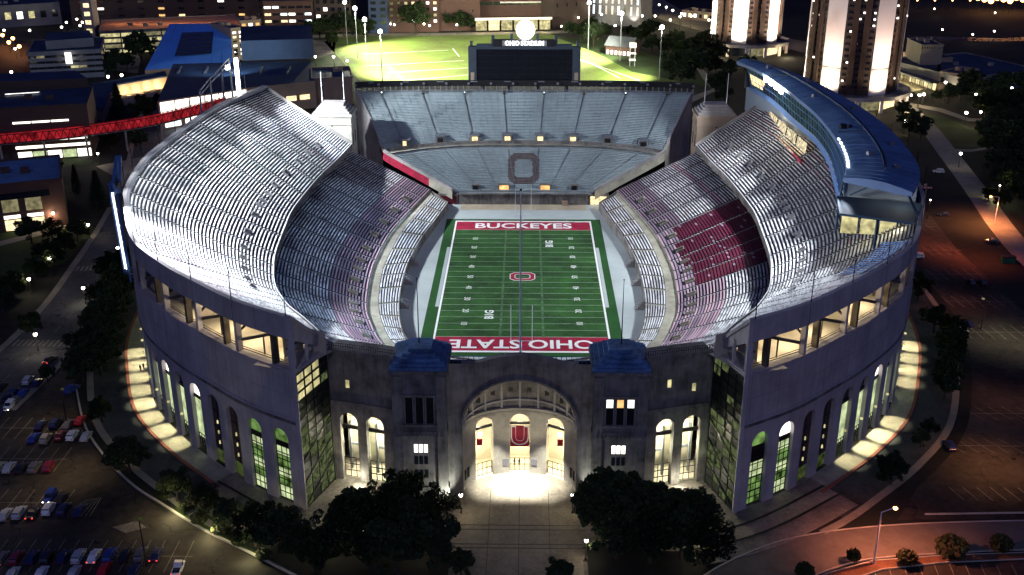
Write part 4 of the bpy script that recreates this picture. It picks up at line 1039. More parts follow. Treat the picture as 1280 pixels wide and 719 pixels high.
q=MB(); a=Pi(.15); b=Pi(.75); q.quad((a[0]+1.85,a[1],ZB+1),(b[0]+1.85,b[1],ZB+1),(b[0]+.75,b[1],ZB+5),(a[0]+.75,a[1],ZB+5)); part(q,'lit_windows',E['warm'],pb)
# roof: crowned slab with a raised curved rib and an overhanging end
mb=MB(); inr=[(x-1.2,y) for x,y in inner[:-1]]+[(79.0,-66)]; outr=[(x+1.0,y) for x,y in outer[:-1]]+[(92.0,-80)]
outr=[(86,85)]+[(93,75),(99.2,52),(103.4,23),(105,-3),(104.2,-27),(101.4,-50),(97.5,-66),(91.0,-80)]; inr=[(80,86),(84.2,70),(86.6,48),(88.0,22),(88.5,0),(87.3,-22),(84.9,-42),(81.7,-58),(78.2,-68)]
mm=8
for i in range(64):
    a,b=8*i/64,8*(i+1)/64
    for j in range(mm):
        k0,k1=j/mm,(j+1)/mm
        def rp(t,k): p,q=cr(inr,t),cr(outr,t); return (p[0]+(q[0]-p[0])*k,p[1]+(q[1]-p[1])*k,ZR+1.1*math.sin(math.pi*k)*.9)
        mb.quad(rp(a,k0),rp(b,k0),rp(b,k1),rp(a,k1))
    for k in (0,1): p,q=rp(a,k),rp(b,k); mb.quad((p[0],p[1],p[2]-1.1),(q[0],q[1],q[2]-1.1),q,p,1)
    p,q,r_,s_=rp(a,0),rp(b,0),rp(b,1),rp(a,1); mb.quad(*[(c[0],c[1],ZR-1.1) for c in (p,q,r_,s_)],1)
    if i%2==0: 
        for j in range(mm): p,q=rp(a,j/mm),rp(a,(j+1)/mm); mb.bar((p[0],p[1],p[2]+.04),(q[0],q[1],q[2]+.04),.07,4,1)
for t in (0,8):
    for j in range(mm): p,q=rp(t,j/mm),rp(t,(j+1)/mm); mb.quad((p[0],p[1],ZR-1.1),(q[0],q[1],ZR-1.1),q,p,1)
roof=part(mb,'roof',[M['roof_blue'],mat('roof_edge_blue',(.07,.12,.25),.5,.1,.2)],pb)
mb=MB()
for i in range(60):
    a,b=.3+6.9*i/60,.3+6.9*(i+1)/60; p,q=rp(a,.52),rp(b,.52); mb.bar((p[0],p[1],p[2]+.35),(q[0],q[1],q[2]+.35),.45,4)
p,q=rp(5.1,.08),rp(5.1,.52); mb.bar((p[0],p[1],p[2]+.3),(q[0],q[1],q[2]+.3),.3,4)
p,q=rp(1.6,.1),rp(1.9,.5); mb.bar((p[0],p[1],p[2]+.3),(q[0],q[1],q[2]+.3),.3,4)
part(mb,'roof_rib',M['roof_navy'],roof)
mb=MB(); p=rp(4.9,.2); mb.box((p[0],p[1],p[2]+.7),(1.8,1.4,1.2)); mb.box((p[0]+2.2,p[1]+.8,p[2]+.5),(1,1,.9)); part(mb,'roof_unit',M['black'],roof)
for t_,k_ in ((1.2,.35),(2.3,.7),(3.1,.3),(3.8,.72),(5.6,.75),(6.3,.35),(6.9,.68)):
    p=rp(t_,k_); mb=MB(); mb.box((p[0],p[1],p[2]+.4),(1.5,1.2,.8),.3); mb.box((p[0],p[1],p[2]+.85),(1.1,.8,.2),.3); part(mb,'roof_hatch',M['steel'],roof)
# row of lamps along the front edge of the roof
q=MB()
for i in range(9):
    p=rp(5.5+i*.2,.03); q.box((p[0]-.2,p[1],p[2]+.4),(.5,1.3,.5))
part(q,'lamp_row',E['cool'],pb)
q=MB(); 
for i in range(4): p=Pi(.95+i*.22); q.box((p[0]-1.0,p[1],ZR-.9),(.7,3.0,1.7),0)
part(q,'flood_lamp',E['flood'],pb)  # glowing boxes stand in for the white glare on the glass
light('SPOT',(80,66,ZR-.5),9000,(.9,1,1),.6,(88,40,48),110,.6)
# canopy, lit windows and stairs at the front end
mb=MB(); cp=[(79.5,-60),(99,-66),(92.5,-81),(76.5,-74)]; mb.prism(cp,45.9,46.5); mb.bar((80,-61,46.2),(80,-61,38),.35,6); mb.bar((84.5,-78,46),(84.5,-78,38),.4,6)
mb.bar((83.0,-59.5,46.5),(90,-64.5,52.4),.3,4); mb.bar((79,-66,52.6),(80,-61,46),.22,4); mb.bar((90.5,-79.5,52.6),(96,-70,46),.3,4)
part(mb,'end_canopy',mat('canopy_blue',(.02,.045,.085),.8,.2,.1),pb)
q=MB(); a,b=Pi(7),Po(7); 
for k0,k1 in ((.40,.66),(.70,.97)): q.quad(*[(a[0]+(b[0]-a[0])*k,a[1]+(b[1]-a[1])*k-.1,z) for k,z in ((k0,49.9),(k1,49.9),(k1,52.4),(k0,52.4))])
part(q,'lit_windows',E['white'],pb)
light('POINT',(93,-69.5,50),500,(1,.9,.65),.3)
q=MB()
for k in range(4):
    y=18+k*12; x0=91.2-k*.6; q.quad((x0,y,36.2),(x0-.5,y+10.5,36.2),(x0-.1,y+10.5,39.6),(x0+.4,y,39.6))
    for j in range(3): q.bar((x0-2.2+j*.7,y,35.2+j*.5),(x0-2.8+j*.7,y+10.5,35.2+j*.5),.16,4)
part(q,'lit_suites',E['suite'],pb)
q=MB(); 
for k in range(5): y=16+k*7; q.box((88.9-k*.12,y,34.6),(.3,6.4,1.6))
part(q,'crimson_wall',M['red'],pb)
for y in (24,38,52): light('POINT',(89.2,y,41.2),700,(1,.78,.45),.3)
# lit concourse under the canopy and the rail stairs behind the rim
q=MB(); 
for k in range(3):
    x0=79.5+k*4.6; q.quad((x0,-66.5-k*.6,38.8),(x0+3.9,-67-k*.6,38.8),(x0+3.9,-67-k*.6,44.6),(x0,-66.5-k*.6,44.6))
part(q,'lit_concourse',E['yellow'],pb)
light('POINT',(84,-71,43.5),900,(1,.88,.55),.3); light('POINT',(91,-74,43.5),500,(1,.88,.55),.3)
q=MB()
for k in range(16): 
    u=62-k*1.7; a=WR.at(u,-1.2,46.2); b=WR.at(u+2.5,-7,44.0); q.bar(a,b,.16,4)
for d,z in ((-1.2,46.2),(-4,45.1),(-7,44)): 
    for k in range(10): q.bar(WR.at(36+k*2.8,d,z),WR.at(36+(k+1)*2.8,d,z),.12,4)
part(q,'rim_railing',M['bluesteel'],pb)
# ---------------------------------------------------------------- lighting masts on the east rim
LM=empty('lighting_gantry',(-103,58,45),'tall steel gantry with a bright white lamp column on the east rim','gantry')
q=MB(); gx=[(-109.5,38),(-108,46),(-106,54),(-104.5,60)]; zt=[52,54.5,57,59]
for (x,y),z in zip(gx,zt): q.bar((x,y,38),(x,y,z),.35,6)
for i in range(3):
    for dz in (0,-1.6): q.bar((*gx[i],zt[i]+dz),(*gx[i+1],zt[i+1]+dz),.25,4)
part(q,'truss',M['steel'],LM)
q=MB(); q.box((-102.8,62.5,52.0),(1.1,1.1,13)); part(q,'lamp_column',E['flood'],LM)
q=MB(); q.ball((-105,58.5,56),.9); part(q,'lamp',E['flood'],LM)
LN=empty('lighting_gantry',(-110,-45,40),'slim blue leaning mast with bright lamp strip outside the east rim','gantry')
q=MB(); q.bar((-111.2,-42.6,44),(-106.5,-52,43.4),.6,4); q.bar((-109.8,-39.5,50.5),(-110.6,-42.6,44),.7,4); q.bar((-109.2,-39.5,50.5),(-107.2,-47,45.5),.5,4); q.bar((-111.4,-44,44),(-99.5,-71.5,29),.5,4); q.bar((-106.5,-52,43.4),(-98,-72.5,27),.4,4); q.bar((-109,-46,43),(-104,-47,41),.25,6); q.bar((-99,-70.5,30),(-97,-70,30),.25,6)
for k in range(6): q.bar((-110+k*1.9,-46-k*4.6,42.6-k*2.5),(-106+k*1.4,-53-k*3.6,43-k*2.9),.16,4)
part(q,'frame',M['bluesteel'],LN)
q=MB(); q.bar((-109.3,-48,42.6),(-99.6,-70.5,29.8),.42,4); part(q,'lamp_strip',emit('mast_glow',(.85,.92,1),2.6,.3),LN)
# stadium light
WH=(.90,.95,1.0)
def flood(p,t,pw,ang=110,r=.9): return light('SPOT',p,pw,WH,r,t,ang,.5)
# ================================================================ FIELD FURNITURE, FLAGPOLES
def pole(name,loc,h,label,cat,r=.16,m=None,group=None,ball=True):
    e=empty(name,loc,label,cat,group); q=MB(); q.bar(loc,(loc[0],loc[1],loc[2]+h),r*1.3,8,0,r*.6); part(q,'pole',m or M['whitesteel'],e)
    if ball: q=MB(); q.ball((loc[0],loc[1],loc[2]+h),r*1.6); part(q,'finial',M['brass'],e)
    q=MB(); q.bar(loc,(loc[0],loc[1],loc[2]+.5),r*2.4,8); part(q,'base',M['steel'],e)
    return e
for y,s,lb in ((-54.9,-1,'white goal post standing at the near end zone behind the entrance rotunda'),(54.9,1,'white goal post at the far end zone below the south stand')):
    e=empty('goal_post',(0,y,0),lb,'goal post')
    q=MB(); yy=y+s*2.2; q.bar((0,yy,0),(0,yy,2.2),.14,8); q.bar((0,yy,2.2),(0,y,3.1),.13,8); part(q,'support',M['whitesteel'],e)
    q=MB(); q.bar((-2.9,y,3.1),(2.9,y,3.1),.10,8); part(q,'crossbar',M['whitesteel'],e)
    for x in (-2.9,2.9): q=MB(); q.bar((x,y,3.1),(x,y,13.7),.10,8); part(q,'upright',M['whitesteel'],e)
e=pole('flagpole',(.05,-125,31.2),36.5,'tallest flagpole, in the middle of the rotunda roof in front of the field','flagpole',.17,M['whitesteel'])
pole('flagpole',(-20.4,-124.8,34.8),14.5,'thin dark flagpole on the blue roof of the left gatehouse tower','flagpole',.10,M['black'])
pole('flagpole',(20.4,-124.8,34.8),14.5,'thin dark flagpole on the blue roof of the right gatehouse tower','flagpole',.10,M['black'])
for s,nm in ((-1,'left'),(1,'right')):
    for dx,wh in ((-4.2,'outer' ),(4.2,'inner')):
        pole('flagpole',(s*73+s*dx*-1 ,85,37.5),12,f'pale flagpole on the {wh if True else ""} side of the {nm} end tower roof','flagpole',.13,M['whitesteel'])
# ================================================================ BUILDINGS ROUND ABOUT
WM=[E['white'],E['warm'],E['yellow'],M['glass_dark']]
def bldg(name,label,p0,p1,depth,h,wall,roof,rows=0,cols=0,lit=.3,cat='building',z0=G,mw=.55,mh=.5,seed=1,wm=None,rim=True,zlo=.12,zhi=.93,strips=False,side=0,parent=None):
    rnd=random.Random(seed); p0=Vector((p0[0],p0[1])); p1=Vector((p1[0],p1[1])); d=p1-p0; Ln=d.length; d/=Ln; nb=Vector((-d.y,d.x))
    c=(p0+p1)/2+nb*depth/2
    e=parent or empty(name,(c.x,c.y,z0),label,cat)
    V=lambda u,v,z: ((p0+d*u+nb*v).x,(p0+d*u+nb*v).y,z0+z)
    q=MB(); C4=[(0,0),(Ln,0),(Ln,depth),(0,depth)]
    for (a,b),(c_,dd) in zip(C4,C4[1:]+C4[:1]): q.quad(V(a,b,0),V(c_,dd,0),V(c_,dd,h),V(a,b,h))
    part(q,'wall',wall,e)
    q=MB(); q.quad(*[V(a,b,h-.3 if rim else h+.02) for a,b in C4])
    if rim:
        for (a,b),(c_,dd) in zip(C4,C4[1:]+C4[:1]): q.bar(V(a,b,h+.1),V(c_,dd,h+.1),.45,4,1)
        for k in range(3): u,v=rnd.uniform(.15,.8)*Ln,rnd.uniform(.3,.7)*depth; q.add([V(u+x,v+y,z) for z in (h-.3,h+1.6) for x,y in ((0,0),(3,0),(3,2.4),(0,2.4))],[(4,5,6,7),(0,1,5,4),(1,2,6,5),(3,0,4,7)],1)
    part(q,'roof',[roof,wall] if rim else roof,e)
    wm_=wm or WM
    for f,(o,dv,L2) in enumerate([((0,0),(1,0),Ln)]+([((Ln,0),(0,1),depth)] if side>0 else [((0,depth),(0,-1),depth)] if side<0 else [])):
        cc=cols if f==0 else max(1,int(cols*depth/Ln))
        for j in range(rows):
            za,zb=h*(zlo+(zhi-zlo)*(j+.5-mh/2)/rows),h*(zlo+(zhi-zlo)*(j+.5+mh/2)/rows)
            for i in range(cc):
                u0,u1=L2*(i+.5-mw/2)/cc,L2*(i+.5+mw/2)/cc
                nx=(0,-.06) if f==0 else ((.06,0) if side>0 else (-.06,0))
                m_=rnd.choice(wm_[:-1]) if rnd.random()<lit else wm_[-1]
                if m_ is wm_[-1] and strips: continue
                q=MB(); A=lambda u,z: V(o[0]+dv[0]*u+nx[0],o[1]+dv[1]*u+nx[1],z)
                q.quad(A(u0,za),A(u1,za),A(u1,zb),A(u0,zb)); part(q,'window',m_,e)
    return e
conc=M['stone_grey']
b=bldg('office_building','grey concrete office block with penthouse and one bright stair window, at the upper left',at(40,101),at(131,96),46,16,M['stone_grey'],M['roof_navy'],4,9,.13,seed=3,mw=.97,mh=.42,wm=[E['dimyellow'],E['dimyellow'],E['yellow'],M['glass_dark']],side=1)
q=MB(); c=at(88,88); q.prism([at(58,62,19),at(118,58,19),at(113,48,19),at(60,52,19)],19,24,0,1); part(q,'penthouse',[M['stone_grey'],M['roof_navy']],b)
a=at(84,80,12); q=MB(); c0=at(86,99); d0=at(94,99); q.quad((c0.x,c0.y-.3,12),(d0.x,d0.y-.3,12),(d0.x,d0.y-.3,18.5),(c0.x,c0.y-.3,18.5)); part(q,'stair_window',E['white'],b)
b=bldg('parking_garage','parking garage with rows of lit yellow decks and orange rooftop',at(128,69),at(304,60),52,15,M['concrete_old'],mat('garage_deck',(.42,.22,.13),.85,.2,.05),4,7,1,seed=4,wm=[E['yellow'],E['dimyellow'],E['yellow'],M['void']],mw=.93,mh=.62,zlo=0,zhi=.95)  # roof deck colour carries the orange of the lamplight
for k in range(6):
    p=at(150+k*26,26,20); light('POINT',(p.x,p.y,25),2600,(1,.5,.22),.3)
bldg('stair_tower','tall pale stair tower beside the parking garage',at(109,62),at(122,62),10,34,M['stone_grey'],M['roof_navy'],5,1,.8,seed=8)
bldg('brick_building','dark brick building with a few white windows behind the parking garage',(-345,505),(-150,520),40,38,M['brick_brown'],M['roof_navy'],6,13,.18,seed=11,wm=[E['white'],E['amber'],E['warm'],M['glass_dark']],mw=.3,mh=.3)
b=empty('museum_hall',at(236,70),'arts building with bright blue sloping roof and dark square skylight','building')
Cn=[at(181,88,9),at(291,79,9),at(288,29,22),at(212,30,22)]
q=MB(); q.quad(*Cn); part(q,'roof',M['roof_bright'],b)
q=MB()
for p,r_ in zip(Cn,Cn[1:]+Cn[:1]): q.quad((p.x,p.y,G),(r_.x,r_.y,G),r_,p)
part(q,'wall',M['stone_tan'],b)
def bil(u,v,dz=0): 
    p=Cn[0].lerp(Cn[1],u).lerp(Cn[3].lerp(Cn[2],u),v); return (p.x,p.y,p.z+dz)
q=MB(); q.quad(bil(.29,.22,.9),bil(.74,.22,.9),bil(.74,.75,.9),bil(.27,.75,.9)); sk=part(q,'skylight',M['glass_dark'],b)
q=MB()
for k in range(5): v=.27+k*.1; q.bar(bil(.29,v,1.0),bil(.73,v,1.0),.25,4)
part(q,'skylight_bars',M['brass'],sk)
q=MB()
for k in range(1,8): q.bar(bil(k/8,0,.05),bil(k/8,1,.05),.12,4)
for k in range(1,5): q.bar(bil(0,k/5,.05),bil(1,k/5,.05),.12,4)
part(q,'roof_seams',M['roof_blue'],b)
bldg('annex','tan stair annex with lit windows right of the bright blue roof',at(292,76),at(308,74),30,20,M['stone_tan'],M['roof_navy'],6,2,.75,seed=9,wm=[E['warm'],E['yellow'],E['white'],M['glass_dark']])
# large navy-roofed arts centre
NR=[at(197,127,17),at(309,110,17),at(394,101,17),at(390,76,17),at(216,80,17)]
b=empty('arts_center',(NR[0].x+30,NR[0].y+30,G),'wide arts centre with navy roof and brightly lit glass front beside the red footbridge','building')
q=MB(); q.prism([(p.x,p.y) for p in NR],G,17,0,1); part(q,'wall',[M['stone_tan'],M['roof_navy']],b)
def face(p,r_,k0,k1,z0,z1,m,nm,off=.15):
    d=(r_-p); n=Vector((d.y,-d.x,0)).normalized()*off; q=MB(); a=p.lerp(r_,k0)+n; c=p.lerp(r_,k1)+n
    q.quad((a.x,a.y,z0),(c.x,c.y,z0),(c.x,c.y,z1),(a.x,a.y,z1)); return part(q,nm,m,b)
for k in range(6): face(NR[0],NR[1],.02+k*.163,.02+k*.163+.15,10.5,16.3,E['white'],'lit_window')
for k in range(4): face(NR[0],NR[1],.05+k*.22,.22+k*.22,4,8.5,E['white'] if k%2 else E['cool'],'lit_window')
for k in range(2): face(NR[1],NR[2],.55+k*.2,.70+k*.2,8,10.5,E['warm'],'lit_window')
face(NR[0],NR[1],0,1,8.6,10.3,M['stone_white'],'canopy_band')
q=MB(); pr=[at(303,76,17),at(393,73,17),at(390,54,17),at(303,56,17)]; q.prism([(p.x,p.y) for p in pr],17,28,0,1); part(q,'stage_tower',[mat('blue_grey_cladding',(.09,.13,.20),.6,.15,.1),M['roof_navy']],b)
q=MB()
for k in range(5): q.bar(at(222+k*34,92,17.2),at(226+k*34,84,17.2),.8,4)
part(q,'roof_ducts',M['roof_grey'],b)
bldg('tan_hall','windowless tan stone hall with navy roof beside the end tower of the stadium',at(392,132,3),at(442,130,3),30,14,M['stone_tan'],M['roof_navy'],1,2,0,seed=5,mw=.08,mh=.5)
light('POINT',tuple(at(398,150,12)),3000,(1,.8,.5),.4)
# long brown building at left with lit strips
LB=[at(-40,206),at(118,195)]
b=bldg('long_building','long brown building at left with lit window strips and bright ground floor',LB[0],LB[1],38,23,M['brick_brown'],M['roof_navy'],0,0,side=1)
def strip_win(p,r_,k0,k1,z0,z1,m,nm='lit_window'):
    d=(r_-p); n=Vector((d.y,-d.x,0)).normalized()*.2; q=MB(); a=p.lerp(r_,k0)+n; c=p.lerp(r_,k1)+n
    q.quad((a.x,a.y,z0),(c.x,c.y,z0),(c.x,c.y,z1),(a.x,a.y,z1)); part(q,nm,m,b)
for k in range(3): strip_win(*LB,.40+k*.15,.54+k*.15,19.2,20.0,E['white'])
for k in range(4): strip_win(*LB,.36+k*.155,.50+k*.155,11.2,14.0,E['white'])
strip_win(*LB,.39,.98,8.2,9.4,E['white'])
for k in range(5): strip_win(*LB,.40+k*.118,.51+k*.118,3.4,6.8,E['palegreen'] if k%2 else E['white'])
strip_win(*LB,0,.27,14.5,17,E['yellow'])
q=MB(); a,c=at(0,119,26.3),at(48,116,26.3); q.quad((a.x,a.y,26.4),(c.x,c.y,26.4),(c.x,c.y+1.4,26.4),(a.x,a.y+1.4,26.4)); part(q,'roof_light',E['white'],b)
q=MB(); pr=[at(-40,112,26),at(110,106,26),at(96,96,26),at(-40,102,26)]; q.prism([(p.x,p.y) for p in pr],20,29,0,1); part(q,'upper_storey',[M['brick_brown'],M['roof_navy']],b)
b=empty('low_wing',at(140,112),'long low wing with navy roof and warm lit wall facing the forecourt trees','building')
q=MB(); wp=[at(76,113,9),at(206,90,9),at(208,96,9),at(143,107,9),at(127,139,9),at(112,128,9)]; q.prism([(p.x,p.y) for p in wp],G,9,0,1); part(q,'wall',[M['stone_tan'],M['roof_navy']],b)
q=MB()
for p,r_ in zip(wp,wp[1:]+wp[:1]): q.bar((p.x,p.y,9.2),(r_.x,r_.y,9.2),.5,4)
part(q,'roof_edge',M['roof_navy'],b)
for k in range(5):
    p=wp[3].lerp(wp[2],.06+.21*k); light('SPOT',(p.x+1,p.y-6,G+.6),9000,(1,.72,.38),.3,(p.x,p.y,G+3.5),130,.8)
# brick hall at lower left
b=bldg('brick_hall','brick hall with blue roof and bright two-storey entrance windows at left edge',at(-60,298),at(86,281),34,17,M['brick_red'],M['roof_blue'],0,0,side=1)
P0,P1=at(-60,298),at(86,281)
for k0,k1 in ((.46,.60),(.66,.80)):
    strip_win(P0,P1,k0,k1,10,14.5,E['dimyellow']); strip_win(P0,P1,k0,k1,7.6,8.8,E['white']); strip_win(P0,P1,k0,k1,3.3,7.2,E['warm'])
strip_win(P0,P1,.30,.88,14.6,16.8,M['glass_dark'],'glass_band')
q=MB(); p=P0.lerp(P1,.885); q.ball((p.x,p.y-.5,8),.5); part(q,'wall_lamp',E['lamp'],b); light('POINT',(p.x,p.y-1.5,7.5),1500,(1,.7,.4),.3)
# back row
Y='yellow'
bldg('brick_dormitory','brick dormitory with a lit column of yellow windows behind the practice field',at(486,41),at(549,40),26,48,M['brick_red'],M['roof_navy'],9,7,.42,seed=21,mw=.42,mh=.45,wm=[E['white'],E['yellow'],E['warm'],M['glass_dark']])
bldg('blue_tower','plain dark blue tower left of the brick dormitory',at(462,42),at(486,42),24,46,mat('blue_cladding',(.04,.06,.13),.6,.2,.1),M['roof_navy'],8,2,.05,seed=22)
bldg('low_brick_block','low dark brick block with lit lobby left of the blue tower',at(395,40),at(440,40),30,26,M['brick_brown'],M['roof_navy'],4,5,.25,seed=23,wm=[E['white'],E['amber'],E['warm'],M['glass_dark']])
bldg('science_building','brick laboratory with white lit corner and blue roof behind the arts centre',at(332,45),at(392,44),34,24,M['brick_red'],M['roof_navy'],4,6,.5,seed=24,mw=.8,mh=.35,wm=[E['white'],E['warm'],E['cool'],M['glass_dark']])
bldg('small_lit_shop','small bright building between the garage and the laboratory',at(302,52),at(328,50),14,14,M['stone_tan'],M['roof_navy'],3,3,.7,seed=25,wm=[E['white'],E['warm'],E['amber'],M['glass_dark']])
bldg('long_brick_hall','tall plain reddish brick hall behind the practice field',at(549,39),at(600,38),40,44,M['brick_red'],M['roof_navy'],2,3,.0,seed=26,mw=.1,mh=.1)
b=bldg('recreation_centre','recreation centre with white banded windows above a glowing glass lobby',at(598,33),at(689,32),40,34,M['brick_red'],M['roof_navy'],4,5,.12,seed=27,mw=.94,mh=.5,zlo=.42,zhi=1,wm=[E['cool'],E['yellow'],E['white'],M['glass_dark']])
P0,P1=at(594,40),at(690,38.5)
for k in range(6): strip_win(P0,P1,.01+k*.165,.15+k*.165,4,11,E['yellow'] if k!=1 else E['warm'])
strip_win(P0,P1,0,1,11.2,13,M['stone_white'],'canopy_band')
for z in (20,26.5,33): strip_win(at(598,33),at(689,32),.3,1,z,z+1.1,M['stone_white'],'white_band')
for k in range(4): p=P0.lerp(P1,.1+k*.27); light('POINT',(p.x,p.y-6,8),2500,(1,.85,.5),.3)
bldg('brown_brick_hall','brown brick hall right of the recreation centre',at(690,36),at(738,32),36,32,M['brick_brown'],M['roof_navy'],1,4,.0,seed=28,mw=.1,mh=.1)
bldg('panel_tower','pale grey tower with uneven bright vertical panels beside the highway',at(738,30),at(800,34),30,60,M['stone_grey'],M['roof_grey'],6,8,.42,seed=29,mw=.3,mh=.8,wm=[E['cool'],E['white'],E['dimyellow'],M['stone_white']])
for k in range(3): p=at(742+k*24,33); light('SPOT',(p.x,p.y-6,G+1),16000,(1,.92,.75),.4,(p.x,p.y+2,30),80,.6)
bldg('roadside_building','low pale lit building beside the far end of the highway',at(852,24),at(892,28),14,7,M['stone_tan'],M['roof_navy'],1,6,.6,seed=30,wm=[E['warm'],E['white'],E['cool'],M['glass_dark']])
bldg('blue_roofed_hall','dark hall with blue roof and glowing doorway in the upper left corner',at(-10,36),at(78,30),40,16,M['stone_grey'],M['roof_navy'],1,6,.3,seed=31,mw=.5,mh=.4)
bldg('corner_block','plain dark block at the top left edge behind the blue roofed hall',(-470,520),(-400,540),40,40,M['brick_brown'],M['roof_navy'],3,4,.1,seed=36,mw=.2,mh=.2)
# field house with gable roof
b=empty('field_house',at(772,70),'small red field house with grey gable roof lit along its base beside the practice field','building')
P0,P1=at(757,68),at(788,71); d=(P1-P0).normalized(); nb=Vector((-d.y,d.x,0)); Ln=(P1-P0).length; D=14
V=lambda u,v,z:(P0+d*u+nb*v)+Vector((0,0,z))
q=MB()
for A_,B_ in (((0,0),(Ln,0)),((Ln,0),(Ln,D)),((0,D),(0,0))): q.quad(V(*A_,0),V(*B_,0),V(*B_,6),V(*A_,6))
for u in (0,Ln): q.add([V(u,0,6),V(u,D,6),V(u,D/2,11)],[(0,1,2)])
part(q,'wall',M['brick_red'],b)
q=MB(); q.quad(V(-1,-1,5.8),V(Ln+1,-1,5.8),V(Ln+1,D/2,11.2),V(-1,D/2,11.2)); q.quad(V(-1,D+1,5.8),V(Ln+1,D+1,5.8),V(Ln+1,D/2,11.2),V(-1,D/2,11.2)); part(q,'roof',M['roof_grey'],b)
for k in range(6): q=MB(); q.quad(V(.6+k*Ln/6,-.1,.4),V(Ln/6*(k+.8),-.1,.4),V(Ln/6*(k+.8),-.1,3),V(.6+k*Ln/6,-.1,3)); part(q,'window',E['white'],b)
light('POINT',tuple(V(Ln/2,-5,3)),1500,(1,.8,.6),.3)
b=empty('viewing_tower',at(790,83),'grey scaffold viewing tower beside the red field house','tower')
p=at(790,83); q=MB()
for x in (-1.5,1.5):
    for y in (-1.5,1.5): q.bar((p.x+x,p.y+y,G),(p.x+x,p.y+y,G+13),.2,4)
part(q,'frame',M['steel'],b); q=MB()
for z in (4,8,12): q.box((p.x,p.y,G+z),(4,4,.5))
q.box((p.x,p.y,G+13.5),(4,4,2)); part(q,'platform',M['stone_white'],b)
# complex of low buildings at right
bldg('theatre_block','tall blank concrete block with notched cornice and glowing lamps at its foot',at(1146,100),at(1173,100),24,20,mat('warm_concrete',(.30,.26,.2),.85,.2,.1),M['roof_navy'],1,9,0,seed=41,mw=.35,mh=.35,zlo=.86,zhi=.99)
bldg('theatre_wing','low wing with navy roof left of the blank concrete block',at(1126,88),at(1147,97),20,11,M['stone_tan'],M['roof_navy'],1,4,.3,seed=42)
bldg('theatre_annex','low annex with lit corner lamp right of the blank concrete block',at(1172,112),at(1196,116),22,10,M['stone_tan'],M['roof_navy'],1,3,.0,seed=43)
bldg('long_low_hall','long low dark hall with wide navy roof at the right edge',at(1196,118),at(1300,108),60,9,M['stone_grey'],M['roof_navy'],1,12,.0,seed=44)
b=empty('covered_walkway',at(1138,104),'long covered walkway with yellow lit bays in front of the blank concrete block','walkway')
P0,P1=at(1112,96),at(1162,114); d=(P1-P0); nb=Vector((-d.y,d.x,0)).normalized()
q=MB(); q.add([P0+nb*s_+Vector((0,0,z)) for z in (4.2,5.0) for s_ in (-.5,6)]+[P1+nb*s_+Vector((0,0,z)) for z in (4.2,5.0) for s_ in (-.5,6)],[(2,3,7,6),(0,1,5,4),(0,2,6,4),(1,3,7,5)]); part(q,'roof',M['roof_grey'],b)
for k in range(10):
    a,c=P0.lerp(P1,(k+.08)/10)+nb*4,P0.lerp(P1,(k+.85)/10)+nb*4; q=MB(); q.quad(a,c,c+Vector((0,0,3.6)),a+Vector((0,0,3.6))); part(q,'lit_bay',E['warm'] if k%2 else E['yellow'],b)
    a=P0.lerp(P1,k/10); q=MB(); q.bar(a,a+Vector((0,0,4.2)),.25,4); part(q,'post',M['stone_tan'],b)
for k in (.2,.5,.8): p=P0.lerp(P1,k); light('POINT',(p.x-3,p.y-6,G+3),2600,(1,.85,.4),.3)
